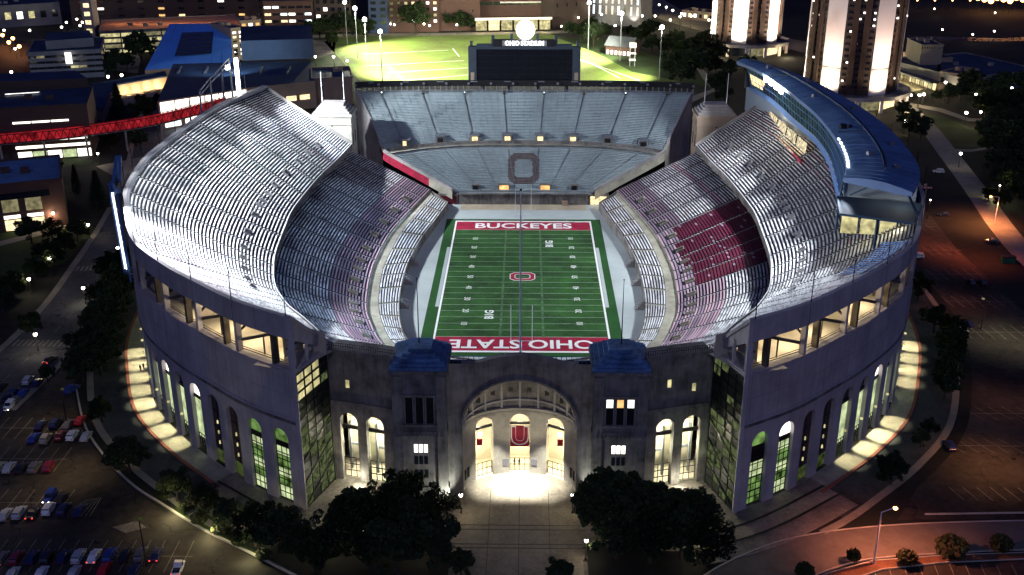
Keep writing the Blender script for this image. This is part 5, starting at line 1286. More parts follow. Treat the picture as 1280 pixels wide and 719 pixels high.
# twin residence towers
def tower(loc,Rr,H,label,lit,seed,wc,up):
    "twelve-sided: six wide brick faces alternate with six white concrete faces centred on angles wc+60k"
    rnd=random.Random(seed); e=empty('residence_tower',loc,label,'tower'); x,y,_=loc
    pt=lambda a,r=Rr,z=0:(x+r*math.cos(R(a)),y+r*math.sin(R(a)),z)
    q=MB(); pl=[]
    for k in range(6): pl+=[pt(wc+60*k-13)[:2],pt(wc+60*k+13)[:2]]
    q.prism(pl,G+8,H,0); part(q,'core',M['brick_brown'],e)
    for k in range(6):
        a=wc+60*k; q=MB(); A,B_=pt(a-12,Rr+.3),pt(a+12,Rr+.3); C_,D_=pt(a+12,Rr-2),pt(a-12,Rr-2)
        q.prism([A[:2],B_[:2],C_[:2],D_[:2]],G+7,H,0)
        A,B_=pt(a-12,Rr+.36),pt(a+12,Rr+.36); q.quad((*A[:2],G+21),(*B_[:2],G+21),(*B_[:2],G+21.4),(*A[:2],G+21.4),1)
        part(q,'white_pier',[M['stone_white'],M['stone_grey']],e)
        if math.sin(R(a))<.35:
            cx_=math.cos(R(12))
            p=pt(a,Rr*cx_+7,G+8.8); light('SPOT',p,up*.5,(1,.80,.55),.6,pt(a,Rr*cx_+.5,G+22),125,1)
            p=pt(a,Rr*cx_+9,G+8.8); light('SPOT',p,up*2.6,(1,.74,.60),.4,pt(a,Rr*cx_,G+62),60,1)
    n=0
    for k in range(6):
        a0,a1=wc+60*k+13,wc+60*k+47; m_=(a0+a1)/2
        if math.sin(R(m_))>.45: continue
        A,B_=pt(a0),pt(a1); nx,ny=math.cos(R(m_)),math.sin(R(m_)); tx,ty=-ny,nx
        q=MB()
        for kk in (.30,.70):
            px,py=A[0]+(B_[0]-A[0])*kk+nx*.5,A[1]+(B_[1]-A[1])*kk+ny*.5; q.box((px,py,(H+G+8)/2),(1.2,3.0,H-G-8),R(m_))
        part(q,'brick_rib',mat('dark_brown_rib',(.07,.042,.032),.9,.2,.3),e)
        q=MB()
        for j in range(22):
            z=G+12+j*3.1
            if z>H-2: continue
            for kk in (.07,.16,.44,.56,.84,.93):
                px,py=A[0]+(B_[0]-A[0])*kk+nx*.1,A[1]+(B_[1]-A[1])*kk+ny*.1; w=.55
                q.quad((px-tx*w,py-ty*w,z-.6),(px+tx*w,py+ty*w,z-.6),(px+tx*w,py+ty*w,z+.6),(px-tx*w,py-ty*w,z+.6))
                if rnd.random()<lit*(1+(z>40)*1.8) and n<85:
                    w2=MB(); w2.box((px+nx*.2,py+ny*.2,z),(.9,.9,.8)); part(w2,'lit_window',E['white'],e); n+=1
        part(q,'dark_windows',M['glass_dark'],e)
    q=MB(); q.prism([pt(30*k,Rr*1.32)[:2] for k in range(12)],G+6.2,G+8,0,1); part(q,'podium_roof',[M['concrete'],M['roof_grey']],e)
    q=MB(); q.prism([pt(30*k,Rr*1.0)[:2] for k in range(12)],G,G+6.2,0); q.m=[(0,1,2,3,1)[(i*7)%5] for i in range(len(q.m))]; part(q,'podium_lobby',[E['warm'],M['glass_dark'],E['amber'],E['dimyellow']],e)
    for k in range(14):
        q=MB(); p=pt(k*360/14+5,Rr*1.22); q.bar((p[0],p[1],G),(p[0],p[1],G+6.2),1.1,4); part(q,'podium_column',M['stone_white'],e)
    for k in (-1,0,1): light('POINT',(x+k*Rr,y-Rr*1.2,G+4),5000,(1,.8,.5),.4)
    return e
tower((172.5,249,G),24,92,'near residence tower of dark brick with floodlit white piers, behind the blue press box roof',.06,3,-131.4,60000)
tower((146,403,G),22.5,86,'far residence tower of dark brick with white glowing piers, left of the near one',.02,4,-111.4,240000)
# red footbridge
b=empty('footbridge',(-200,165,G),'curved footbridge glowing red with zigzag trusses, running to the stadium from the left','footbridge')
fb=Arc([tuple(at(-30,176,15))[:2],tuple(at(60,168,15))[:2],tuple(at(120,161,15))[:2],tuple(at(200,148,15))[:2],tuple(at(286,126,15))[:2]]); Lf=fb.len
q=MB(); wallbox(q,fb,0,Lf,-2,2,12.6,13.1,40); part(q,'deck',M['steel'],b)
q=MB(); strip(q,fb,0,Lf,-1.6,-1.6,13.3,16.6,40); strip(q,fb,0,Lf,1.6,1.6,13.3,16.6,40); part(q,'glowing_side',E['red'],b)
for sd in (-2,2):
    q=MB(); n=44
    for i in range(n):
        u0,u1=Lf*i/n,Lf*(i+1)/n; q.bar(fb.at(u0,sd,13.1),fb.at((u0+u1)/2,sd,16.8),.16,4); q.bar(fb.at((u0+u1)/2,sd,16.8),fb.at(u1,sd,13.1),.16,4)
    for i in range(40): q.bar(fb.at(Lf*i/40,sd,16.8),fb.at(Lf*(i+1)/40,sd,16.8),.22,4); q.bar(fb.at(Lf*i/40,sd,13.1),fb.at(Lf*(i+1)/40,sd,13.1),.22,4)
    part(q,'truss',mat('dark_red_truss',(.16,.008,.02),.7) if sd<0 else bpy.data.materials['dark_red_truss'],b)
for i in range(7): q=MB(); p=fb.at(Lf*(i+.5)/7,0,0); q.bar((p[0],p[1],G),(p[0],p[1],12.6),.5,6); part(q,'support',M['concrete'],b)
for i in range(6): light('POINT',fb.at(Lf*(.3+.12*i),-3.5,14.5),250,(1,.1,.1),.3)
p_=at(299,76,26); light('SPOT',(p_.x-2,p_.y-1,30),60000,(.55,.78,1),.6,bil(.45,.45),120,.6)  # unseen spot added to brighten the blue roof
q=MB(); q.bar((p_.x,p_.y,22),(p_.x,p_.y,30.5),.2,6); q.box((p_.x-1,p_.y,30.6),(1.6,.5,.6)); part(q,'roof_flood',M['steel'],bpy.data.objects['annex'])  # made-up post and head for the added spot
q=MB(); 
# ================================================================ TREES
def make_tree(name,kind,seed):
    rnd=random.Random(seed); e=empty(name,(0,0,0),'tree','tree')
    q=MB(); H=10.0
    if kind=='leafy':
        q.bar((0,0,0),(.1,.05,3.2),.34,7,0,.24); tips=[]
        for k in range(7):
            a=k*.9+rnd.random(); r=rnd.uniform(1.4,3.0); z=rnd.uniform(4.6,7.6); t=(r*math.cos(a),r*math.sin(a),z); q.bar((.1,.05,2.6+k*.12),t,.16,5,0,.05); tips.append(t)
        tr=q.build('trunk',M['bark'],e)
        q=MB(); cl=[((0,0,7.6),2.6)]+[((t[0]*1.05,t[1]*1.05,t[2]+rnd.uniform(-.4,.8)),rnd.uniform(1.3,2.2)) for t in tips]+[((rnd.uniform(-3.2,3.2),rnd.uniform(-3.2,3.2),rnd.uniform(3.6,8.6)),rnd.uniform(.8,1.5)) for _ in range(7)]+[((math.cos(a_)*rnd.uniform(3.2,4.4),math.sin(a_)*rnd.uniform(3.2,4.4),rnd.uniform(3.4,8.2)),rnd.uniform(.45,.9)) for a_ in [rnd.uniform(0,6.28) for _ in range(12)]]+[((rnd.uniform(-1.5,1.5),rnd.uniform(-1.5,1.5),rnd.uniform(9.2,10.4)),rnd.uniform(.5,.9)) for _ in range(4)]
        for c,r in cl:
            for _ in range(int(70*r**1.7)):
                d=Vector((rnd.gauss(0,1),rnd.gauss(0,1),rnd.gauss(0,1))).normalized()*r*rnd.uniform(.45,1.08)**.7
                p=Vector(c)+Vector((d.x,d.y,d.z*.85)); s=rnd.uniform(.18,.36)
                u=Vector((rnd.gauss(0,1),rnd.gauss(0,1),rnd.gauss(0,.6))).normalized(); w=u.orthogonal().normalized(); q.quad(p-u*s-w*s*.7,p+u*s-w*s*.7,p+u*s+w*s*.7,p-u*s+w*s*.7,0 if rnd.random()<.6 else 1)
        q.build('crown',[M['leaf'],M['leaf2']],e)
    elif kind=='conifer':
        q.bar((0,0,0),(0,0,9.6),.25,6,0,.04); q.build('trunk',M['bark'],e); q=MB()
        for _ in range(1500):
            h=rnd.random()**.8; z=1.0+h*9.0; r=(1-h)*2.5*(1 if int(z*2.2)%2 else .78)*rnd.uniform(.55,1.05)+.08; a=rnd.random()*6.283
            p=Vector((r*math.cos(a),r*math.sin(a),z-r*.25)); o=Vector((math.cos(a),math.sin(a),-.4)).normalized(); w=o.cross(Vector((0,0,1))).normalized(); s=rnd.uniform(.2,.42)
            q.quad(p-o*s-w*s*.5,p+o*s-w*s*.3,p+o*s+w*s*.3,p-o*s+w*s*.5)
        q.build('crown',M['leaf3'],e)
    else:
        for k in range(5): q.bar((0,0,0),(rnd.uniform(-1,1),rnd.uniform(-1,1),1.8),.07,4,0,.03)
        q.build('stem',M['bark'],e); q=MB()
        for _ in range(520):
            d=Vector((rnd.gauss(0,1),rnd.gauss(0,1),rnd.gauss(0,1))).normalized()*rnd.uniform(.6,1.05); p=Vector((d.x*1.9,d.y*1.9,1.7+d.z*1.3)); s=rnd.uniform(.16,.3); u=Vector((rnd.gauss(0,1),rnd.gauss(0,1),rnd.gauss(0,1))).normalized(); w=u.orthogonal().normalized()
            q.quad(p-u*s-w*s*.7,p+u*s-w*s*.7,p+u*s+w*s*.7,p-u*s+w*s*.7,rnd.randrange(2))
        q.build('foliage',[M['leaf'],mat('mixed_shrub_leaves',(.05,.045,.016),.8,.4,.6)],e)
    return proto(e)
TP={'leafy':[make_tree('leafy_tree','leafy',s) for s in (1,2,3)],'conifer':[make_tree('conifer_tree','conifer',4)],'shrub':[make_tree('round_shrub','shrub',6)]}
used=set(); trnd=random.Random(42)
def tree(kind,p,h,label,group,wide=1):
    pr=TP[kind][trnd.randrange(len(TP[kind]))]
    if pr.name in used: o=copy_tree(pr)
    else:
        o=pr; used.add(pr.name)
    base=10 if kind!='shrub' else 3
    s=h/base; o.location=(p[0],p[1],G); o.scale=(s*wide,s*wide,s); o.rotation_euler=(0,0,trnd.uniform(0,6.28))
    tag(o,label,'shrub' if kind=='shrub' else 'tree',group); return o
def grove(pts,h,label,group,kind='leafy',jit=.25,wide=1):
    for i,p in enumerate(pts):
        q=at(*p[:2]); tree(kind,q,(p[2] if len(p)>2 else h)*trnd.uniform(1-jit*.5,1+jit*.5),label,group,wide)
grove([(432,693),(462,712),(497,719),(540,712),(520,680),(470,675),(545,668),(500,655),(448,668)],10.6,'big dark leafy tree in the black clump left of the entrance plaza','trees left of the entrance plaza',wide=1.15)
grove([(745,668),(772,700),(812,705),(850,700),(880,706),(800,668),(838,665),(868,672),(760,655)],10.6,'big dark leafy tree in the black clump right of the entrance plaza','trees right of the entrance plaza',wide=1.15)
grove([(576,722,5.5)],5.5,'small dark tree at bottom edge beside the left side of the plaza steps',None)
grove([(700,735,6)],6,'small dark tree at bottom edge beside the right side of the plaza steps',None)
grove([(222,628,6.5),(255,646,7),(288,664,7.5),(320,684,8.5),(350,692,9),(380,700,9),(338,672,8),(365,680,8),(402,712,8)],8,'dark leafy tree in the row inside the lit left kerb','trees along the lit left kerb')
grove([(232,640),(250,655),(275,668),(300,682),(330,700),(205,622)],2.6,'low green shrub lit along the left kerb','shrubs along the left kerb','shrub')
tree('leafy',at(163,592),8.5,'dark leafy tree alone between the left ring road and the parked cars',None,1.2)
tree('leafy',at(128,528),6.5,'leafy tree beside the red car row at the left ring road kerb',None)
grove([(141,358),(128,388),(146,398),(121,422),(136,436),(110,452),(126,470),(140,412),(156,345),(150,372),(104,478),(132,455)],9.5,'dark leafy tree in the thick belt between the left street and the ring road','trees between the left street and the ring road',wide=1.15)
grove([(98,302),(82,318),(62,337),(44,352),(18,372),(4,392),(40,305),(66,302)],8.5,'dark leafy tree on the far side of the left street','trees on the far side of the left street',wide=1.1)
grove([(42,420,7),(60,478,5)],7,'leafy tree at the lamp by the left street crossing','trees at the left street crossing')
tree('conifer',at(97,243),12,'slim dark conifer left of the pair behind the brick hall',None,1.0)
tree('conifer',at(125,262),15,'wide dark conifer at the right of the pair behind the brick hall',None,1.25)
tree('conifer',at(150,152),19,'tall dark tree silhouetted against the warm lit forecourt wall, taller of two',None,1.2)
tree('leafy',at(183,158),15,'shorter dark tree silhouetted at right end of the warm lit forecourt wall',None)
grove([(132,180,10),(176,188,9),(140,188,8)],9,'dark tree below the red footbridge','trees below the red footbridge')
grove([(74,193,7)],7,'small dark tree in front of the bright ground floor of the long building',None)
grove([(8,213,5),(35,214,5),(70,218,7)],5,'small tree on the lawn strip in front of the long building','trees on the lawn strip')
grove([(145,92,14),(160,90,12),(138,95,11)],12,'dark round tree between the grey office block and the arts building','trees beside the office block')
tree('leafy',at(178,84),22,'tall dark tree at the left corner of the bright blue roof',None)
grove([(520,43,24)],24,'large green tree lit by floodlights in front of the brick dormitory',None,wide=1.15)
grove([(430,46,16),(448,52,14),(460,46,12)],14,'olive tree at the left corner of the practice field','trees at the left corner of the practice field')
grove([(388,52,14),(400,48,13),(412,46,12),(376,56,12),(415,58,9)],13,'dark tree beside the path left of the practice field','trees left of the practice field')
grove([(562,38,15),(575,40,13),(588,39,12),(640,36,8),(668,37,8)],14,'dark tree in front of the reddish brick hall or lobby','trees behind the practice field')
grove([(712,48,13),(726,52,14),(742,58,14),(755,52,12),(738,46,13)],13,'green tree in the clump at the right corner of the practice field','trees at right corner of the practice field')
grove([(800,58,12),(815,66,12),(835,70,13),(812,48,12),(845,62,12),(786,50,11)],12,'dark tree between the field house and the highway','trees between field house and highway',wide=1.1)
grove([(850,108,15),(868,100,18),(885,96,16),(862,84,17),(842,98,15),(895,120,12),(878,75,16),(905,130,10),(852,78,14),(900,75,12)],16,'dark tree in the large clump right of the practice field','trees right of the practice field',wide=1.15)
grove([(912,98,10),(930,92,11),(905,105,9),(940,88,9)],10,'dark tree in front of the podium of the far residence tower','trees at the far residence tower')
grove([(1128,148,8),(1140,158,9),(1136,170,9),(1150,176,9),(1155,165,8),(1128,160,8)],8,'dark tree between the press box roof and the diagonal path','trees beside the near residence tower')
grove([(1170,108,13)],13,'dark pointed tree in front of the theatre annex',None,'conifer',wide=1.4)
grove([(1185,130,10),(1200,126,9),(1170,128,7)],9,'dark tree behind the lawn path at right','trees behind the lawn path')
grove([(1225,130),(1245,138),(1262,148),(1278,160),(1250,165),(1270,185),(1245,196),(1262,210),(1279,215),(1236,180),(1230,150),(1280,140),(1272,245),(1258,240),(1281,262),(1290,235),(1210,118),(1255,120),(1275,118),(1248,222)],12,'dark tree in the black wood at the right edge','trees at the right edge',wide=1.25)
grove([(1235,252,6),(1252,262,7)],6,'tree lit yellow-green by a lamp at the right edge of the lot','lit trees at the right edge')
tree('leafy',at(1147,374),8,'dark tree beside the lot at the far end of the right kerb row',None,1.15)
tree('leafy',at(1167,416),8,'dark tree second in the right kerb row, beside two parked cars',None,1.15)
grove([(1184,452),(1186,475),(1180,500),(1188,430)],8.5,'dark tree in the black group along the right ring road kerb','trees along the right ring road kerb')
tree('leafy',at(1113,606),7.5,'dark round tree at the front end of the right ring road',None,1.1)
grove([(1160,548,5),(1150,560,4)],4,'low dark tree beside the dark car at the right kerb','low trees at the right kerb')
for p,h,w,l in (((1187,697),4.6,1,'dark rounded shrub, largest on the reddish planted island'),((1250,690),3.6,.9,'dark shrub at the right of the reddish planted island'),((1133,706),3.0,1,'orange lit shrub right of the tall street lamp'),((1066,702),2.6,.8,'small orange lit shrub left of the tall street lamp'),((1005,722),3,.9,'dim shrub at the left tip of the planted island')):
    q=at(*p); tree('shrub',q,h,l,None,w)
# ================================================================ STREET LAMPS
def make_lamp(name,h,r,arm=False,key='lamp'):
    e=empty(name,(0,0,0),'lamp','street lamp'); q=MB(); q.bar((0,0,0),(0,0,h-.3),.12,6,0,.07); q.bar((0,0,0),(0,0,.6),.24,6); q.build('pole',M['brass'],e)
    q=MB(); q.ball((0,0,h),r,10,7); q.build('globe',E[key],e); q=MB(); q.bar((0,0,h+r*.7),(0,0,h+r*1.2),r*.7,8,0,.05); q.build('cap',M['black'],e)
    return proto(e)
LP={}
def lamp(p,label,group=None,h=5,r=.42,power=900,c=(1,.82,.52),key='lamp'):
    k=(h,r,key)
    if k not in LP: LP[k]=o=make_lamp('street_lamp',h,r,False,key)
    else: o=copy_tree(LP[k])
    o.location=(p[0],p[1],G); tag(o,label,'street lamp',group)
    if power: light('POINT',(p[0],p[1]-.5-r,G+h-.2),power,c,.3)
def lampz(px,py,h): p=at(px,py,G+h); return p
for px,py,l in ((62,323,'lit lamp in a tree on the far side of the left street'),(110,281,'lit lamp beside the conifers near the brick hall'),(36,349,'lit lamp on the far side of the left street, leftmost of the three there'),(104,360,'lit lamp at the belt of trees on the near side of the left street'),(44,418,'lit lamp at the left street crossing'),(147,310,'lit lamp close to the left rim mast of the stadium'),(185,198,'lit lamp on the plaza beyond the left upper deck'),(60,220,'lit lamp on the lawn strip before the long building'),(122,192,'lit lamp at the right corner of the long building')):
    lamp(lampz(px,py,5),l,None,5,.5,700)
for px,py,l in ((576,619,'white lamp post at the left corner of the bright rotunda entrance'),(716,619,'white lamp post at the right corner of the bright rotunda entrance'),(539,682,'lamp glowing among the trees left of the plaza'),(733,676,'lamp glowing among the trees right of the plaza'),(414,667,'lamp beside the left end of the front terraces'),(875,676,'lamp at right edge of the right tree clump'),(311,640,'lamp shining through the hedge-like row inside the left kerb')):
    lamp(lampz(px,py,4.5),l,None,4.5,.38,350)
FARL=[(4,24),(17,6),(20,16),(70,14),(83,28),(96,18),(96,24),(103,28),(100,32),(77,34),(92,45),(37,38),(45,60),(14,90),(5,98),(21,94),(25,103),(135,96),(62,101),(92,99),(152,94),(5,38),(19,61)]
for i,(px,py) in enumerate(FARL): lamp(lampz(px,py,6),'distant lit street lamp in the dark blocks at the upper left','distant lamps at the upper left',6,.8,0)
for px,py,c in ((11,53,0),(16,48,0),(3,44,0),(24,58,0)): lamp(lampz(px,py,7),'orange glowing lamp in the cluster at the upper left edge','orange lamps at the upper left edge',7,1.2,6000,(1,.35,.12),'sodium')
for px,py in ((312,28),(322,33),(313,36),(344,37),(350,37),(382,37),(408,26),(420,33),(394,71),(417,71),(434,76),(318,22),(392,28)): lamp(lampz(px,py,6),'lit lamp between the laboratory and the practice field','lamps behind the arts centre',6,.75,600)
for px,py in ((488,30),(493,31),(530,30),(537,32),(557,7),(571,31),(597,15),(605,14),(612,15),(723,22),(702,33),(731,30)): lamp(lampz(px,py,7),'lit lamp in front of the buildings behind the practice field','lamps behind the practice field',7,.7,350)
for px,py in ((742,7),(752,18),(773,12),(769,32),(824,6),(833,9),(841,13),(852,17),(864,20),(886,25),(819,20),(838,25),(850,21),(803,20)): lamp(lampz(px,py,9),'lit lamp beside the highway','lamps along the highway',9,.8,2600,(1,.8,.45))
for px,py in ((1121,77),(1142,85),(1161,93),(1182,103),(1181,113),(1155,118),(1132,152),(1208,141)): lamp(lampz(px,py,6),'lit lamp near the low theatre buildings','lamps round the theatre',6,.75,1800,(1,.75,.4))
for px,py in ((1168,11),(1244,16),(1178,37),(1216,43),(1243,39),(1220,118),(1226,140),(1236,149),(1265,110),(1280,110),(1201,192),(1139,119),(1149,119),(1133,119),(1150,119)): lamp(lampz(px,py,6),'lit lamp scattered in the dark park at the right','lamps in the dark park at the right',6,.62,200)
lamp(lampz(1251,110,7),'green-white lamp at the right edge beyond the park',None,7,.9,1200,(.3,1,.6),'greenlamp')
lamp(lampz(1258,163,6),'warm lamp alone in the black wood at the right edge',None,6,.9,1500)
lamp(lampz(1163,250,7),'small dim lamp in the right parking lot',None,7.01,.3,900,(1,.5,.3))
lamp(lampz(1250,232,6),'lamp hidden in the lit tree at the right edge',None,6,.3,1500,(1,.9,.4))
lamp(lampz(694,36,5),'blue light beside the back street',None,5,.6,0,key='bluelamp') if False else None
for k in range(9): p=at(1222+k*8,2+(k%3)*2,10); lamp(p,'distant amber lamp on the far horizon at the right','distant amber lamps at the top right',10,2.2,0,key='sodium')
for k in range(13): p=at(948+k*22 if k>3 else 1140+k*20,2 if k<6 else 5,8); lamp(p,'distant red-orange lamp along the far road at the top right','distant lamps along the far road',8,.7,0,key='sodium') if p.x>250 else None
# tall lot lamps
def tall(p,h,label,ang,key='sodium',power=9000,c=(1,.38,.14),arm=3):
    e=empty('street_lamp',(p[0],p[1],G),label,'street lamp'); ax,ay=math.cos(ang),math.sin(ang)
    pm=M['stone_white'] if power else M['brass']
    q=MB(); q.bar((p[0],p[1],G),(p[0],p[1],G+h),.2,6,0,.12); part(q,'pole',pm,e)
    q=MB(); q.bar((p[0],p[1],G+h),(p[0]+ax*arm,p[1]+ay*arm,G+h+.4),.1,5); part(q,'arm',pm,e)
    q=MB(); q.ball((p[0]+ax*arm,p[1]+ay*arm,G+h+.2),.45,10,6,0,.6); part(q,'lamp_head',E[key],e)
    if power: light('SPOT',(p[0]+ax*(arm+.1),p[1]+ay*arm,G+h-.35),power*1.6,c,.3,(p[0]+ax*(arm+1),p[1]+ay*arm,G),150,.6)
tall(at(1092,705),11.5,'tall street lamp with orange light on the planted island at lower right',R(20),power=12000,c=(1,.30,.14))
tall(at(1243,280),10,'orange lamp at the edge of the right lot by the path',R(180),power=18000,c=(1,.3,.1))
tall(at(1226,412),9,'dark lamp post with faint head in the middle of the right parking lot',R(150),'dimyellow',0,arm=.8)
for (p,pw,c) in ((at(1225,325),46000,(1,.17,.06)),(at(1170,310),26000,(1,.2,.07)),(at(1262,425),26000,(1,.88,.6)),(at(1240,585),34000,(1,.42,.16)),(at(1190,380),9000,(1,.3,.14)),(at(1250,500),9000,(1,.4,.2)),(at(1150,290),8000,(1,.2,.1)),(at(1220,270),9000,(1,.25,.15))): light('SPOT',(p.x,p.y,G+14),pw*.36,c,2,(p.x,p.y,G),122,1)
tall(at(84,532),9,'thin dark lamp post between the two car rows at left',R(90),'dimgreen',0,arm=.6)
tall(at(183,708),10,'thin dark lamp post among the parked cars at the bottom left',R(90),'dimgreen',0,arm=.6)
for (p,pw) in ((at(95,590),3000),(at(205,650),2400),(at(60,530),1900),(at(250,700),2000),(at(35,625),1100)): light('SPOT',(p.x,p.y,G+10),pw,(1,.72,.38),.4,(p.x,p.y,G),130,.9)
for a_,b_ in ((216,636),(262,662),(312,690)): light('POINT',tuple(at(a_,b_,G+2.2)),900,(1,.92,.5),.2)
# practice field floodlights
for i,(b_,h,l) in enumerate((((434,56),28,'leftmost farthest'),((447,73),31,'left side second'),((459,91),31,'left side third'),((478,102),28,'left side nearest'),((735,64),31,'right side farthest'),((775,76),29,'right side middle, beside the field house'),((824,101),30,'right side nearest'))):
    p=at(*b_); e=empty('floodlight_mast',(p.x,p.y,G),f'tall floodlight mast of the practice field, {l}','floodlight'); q=MB(); q.bar((p.x,p.y,G),(p.x,p.y,G+h),.35,6,0,.2); part(q,'pole',M['steel'],e)
    q=MB(); q.ball((p.x,p.y,G+h+.5),1.25,12,8); part(q,'lamp_head',E['flood'],e)
    q=MB(); q.bar((p.x-1.8,p.y,G+h-.6),(p.x+1.8,p.y,G+h-.6),.2,4); part(q,'crossarm',M['steel'],e)
    tx=-20 if p.x<0 else -10; light('SPOT',(p.x,p.y-.2,G+h-2.2),720000,(1,.98,.72),.8,(tx+(-40 if p.x<0 else 10),385 if p.y>330 else 340,G),140,.7)
# ================================================================ CARS
def loftbody(mb,secs,mi=0):
    "secs: list of (y, half width, z bottom, z top, top half width)"
    rings=[]
    for y,w,zb,zt,wt in secs: rings.append([(-w,y,zb),(-w,y,zb+(zt-zb)*.55),(-wt,y,zt),(wt,y,zt),(w,y,zb+(zt-zb)*.55),(w,y,zb)])
    for a,b in zip(rings,rings[1:]):
        mb.add(a+b,[(i,i+1,i+7,i+6) for i in range(5)]+[(5,0,6,11)],mi)
    mb.add(rings[0],[tuple(range(6))],mi); mb.add(rings[-1],[tuple(reversed(range(6)))],mi)
def make_car(kind,tail=False,head=False):
    e=empty('parked_'+{'sedan':'car','suv':'suv','pickup':'pickup_truck'}[kind],(0,0,0),'car','car')
    q=MB(); suv=kind=='suv'; hb=.95 if suv else .82
    loftbody(q,[(-2.25,.80,.40,hb-.12,.70),(-2.1,.88,.28,hb,.80),(-.9,.90,.25,hb+.06,.84),(.6,.91,.25,hb+.02,.84),(1.6,.88,.26,hb-.06,.78),(2.15,.80,.32,hb-.18,.68),(2.25,.72,.42,hb-.28,.6)])
    if kind=='pickup': loftbody(q,[(-.25,.80,hb,hb+.05,.78),(.05,.74,hb,1.72,.66),(.9,.74,hb,1.70,.66),(1.35,.78,hb-.02,hb+.03,.74)])
    elif suv: loftbody(q,[(-2.1,.80,hb,hb+.1,.74),(-1.8,.76,hb,1.66,.66),(-.2,.76,hb,1.72,.68),(.5,.76,hb,1.66,.66),(1.15,.80,hb-.02,hb+.04,.76)])
    else: loftbody(q,[(-1.75,.78,hb,hb+.05,.74),(-1.0,.74,hb,1.40,.60),(-.1,.74,hb,1.44,.62),(.45,.74,hb,1.38,.60),(1.2,.80,hb-.04,hb+.02,.76)])
    body=q.build('body',None,e); 
    q=MB(); t=1.70 if suv else 1.42
    if kind=='pickup': ys=(-.14,.08,.9,1.28)
    elif suv: ys=(-2.0,-1.82,.5,1.08)
    else: ys=(-1.62,-1.02,.45,1.12)
    w0,w1=.775,.665 if suv or kind=='pickup' else .605; zt=t-.06
    if kind=='pickup': zt=1.66
    zl=hb+.10
    for s in (-1,1): q.quad((s*(w0+.015),ys[0]+.1,zl),(s*(w0+.015),ys[3]-.25,zl),(s*(w1+.03),ys[2],zt-.05),(s*(w1+.03),ys[1]+.05,zt-.05))
    q.quad((-w0+.08,ys[3]+.03,zl),(w0-.08,ys[3]+.03,zl),(w1-.03,ys[2]+.03,zt),(-w1+.03,ys[2]+.03,zt)); q.quad((-w0+.08,ys[0]-.03,zl),(w0-.08,ys[0]-.03,zl),(w1-.03,ys[1]-.03,zt),(-w1+.03,ys[1]-.03,zt))
    if kind=='pickup': q.quad((-.7,-2.0,hb+.075),(.7,-2.0,hb+.075),(.7,-.4,hb+.085),(-.7,-.4,hb+.085))
    q.build('windows',M['glass_dark'],e)
    for s in (-1,1):
        for y in (-1.4,1.4):
            q=MB(); q.bar((s*.72,y,.33),(s*.93,y,.33),.33,12); q.bar((s*.93,y,.33),(s*.945,y,.33),.2,8,1); q.build('wheel',[M['rubber'],M['steel']],e)
        q=MB(); q.box((s*.60,2.20,hb-.30),(.30,.12,.14)); q.build('headlight',E['head'] if head else M['whitesteel'],e)
        q=MB(); q.box((s*.66,-2.22,hb-.16),(.26,.10,.18)); q.build('taillight',E['redlamp'] if tail else M['red'],e)
    ALLCH[e.name]=list(e.children); return e
paint={k:mat('car_paint_'+k,c,.28,.06,.5,spec=.6) for k,c in {'white':(.75,.75,.73),'silver':(.42,.44,.46),'grey':(.12,.12,.13),'black':(.014,.014,.017),'red':(.45,.015,.02),'maroon':(.14,.012,.03),'blue':(.02,.05,.26),'navy':(.014,.02,.07),'beige':(.36,.33,.25),'pink':(.5,.22,.2)}.items()}
CP_={}
def car(px,py,kind,col,label,group,flip=False,tail=False,head=False,ang=0):
    k=(kind,tail,head)
    if k not in CP_: CP_[k]=o=make_car(*k)
    else: o=copy_tree(CP_[k])
    p=at(px,py); o.location=(p.x,p.y,G+.03); o.rotation_euler=(0,0,R(ang)+(math.pi if flip else 0))
    b=[c for c in o.children if c.name.startswith('body')][0]
    if not b.material_slots: b.data.materials.append(None)
    b.material_slots[0].link='OBJECT'; b.material_slots[0].material=paint[col]
    tag(o,label,'car',group)
T=True
rowA=[(43,550,'sedan','blue','bright blue car at left end of the front line in the red car rows',0,0),(58,551,'suv','beige','beige car second from the left beside the bright blue car',0,0),(76,547,'sedan','maroon','maroon car between the beige and white cars',0,0),(91,547,'suv','white','white car at the front of the two rows below the red car',0,0),(108,548,'sedan','silver','silver car beside the kerb at right end of the two rows',0,0),(51,534,'sedan','navy','navy car at the left end of the rear line behind the bright blue car',0,0),(70,532,'suv','navy','navy car second in the rear line behind the beige car',0,0),(86,533,'sedan','grey','grey car by the lamp post left of the red car',0,0),(101,528,'sedan','red','bright red car at right end of the rear line',0,0)]
rowB=[(0,587,'sedan','beige','pale car cut off at the left edge in the row of five',0,0),(12,587,'sedan','silver','silver car second in the row of five at left',0,0),(27,588,'sedan','black','black car third in the row of five at left',0,0),(44,587,'suv','grey','dark grey car fourth in the row of five at left',0,0),(62,586,'suv','maroon','maroon car at the right end of the row of five',0,0)]
rowC=[(7,646,'sedan','silver','silver car at left end of the row beside the striped triangle',0,0),(25,644,'suv','silver','pale blue-grey car next to the silver car in the row by the striped triangle',0,0),(42,644,'sedan','black','black car with red tail lights in the row by the striped triangle',T,0),(62,639,'suv','white','white car in the middle of the row by the striped triangle',0,0),(80,640,'suv','navy','navy car right of the white car by the striped triangle',0,0),(100,641,'sedan','navy','dark car touching the striped triangle',0,0),(63,624,'suv','blue','car with bright headlights behind the white one by the triangle',0,T),(77,626,'sedan','black','black car with tail light behind the navy one by the triangle',0,0)]
cols=['grey','maroon','navy','black','navy','silver','white','blue','black','grey','navy']
rowD=[(2+i*19.4,701-.5*i,'suv' if i%2 else 'sedan',c,None,0,0) for i,c in enumerate(cols)]
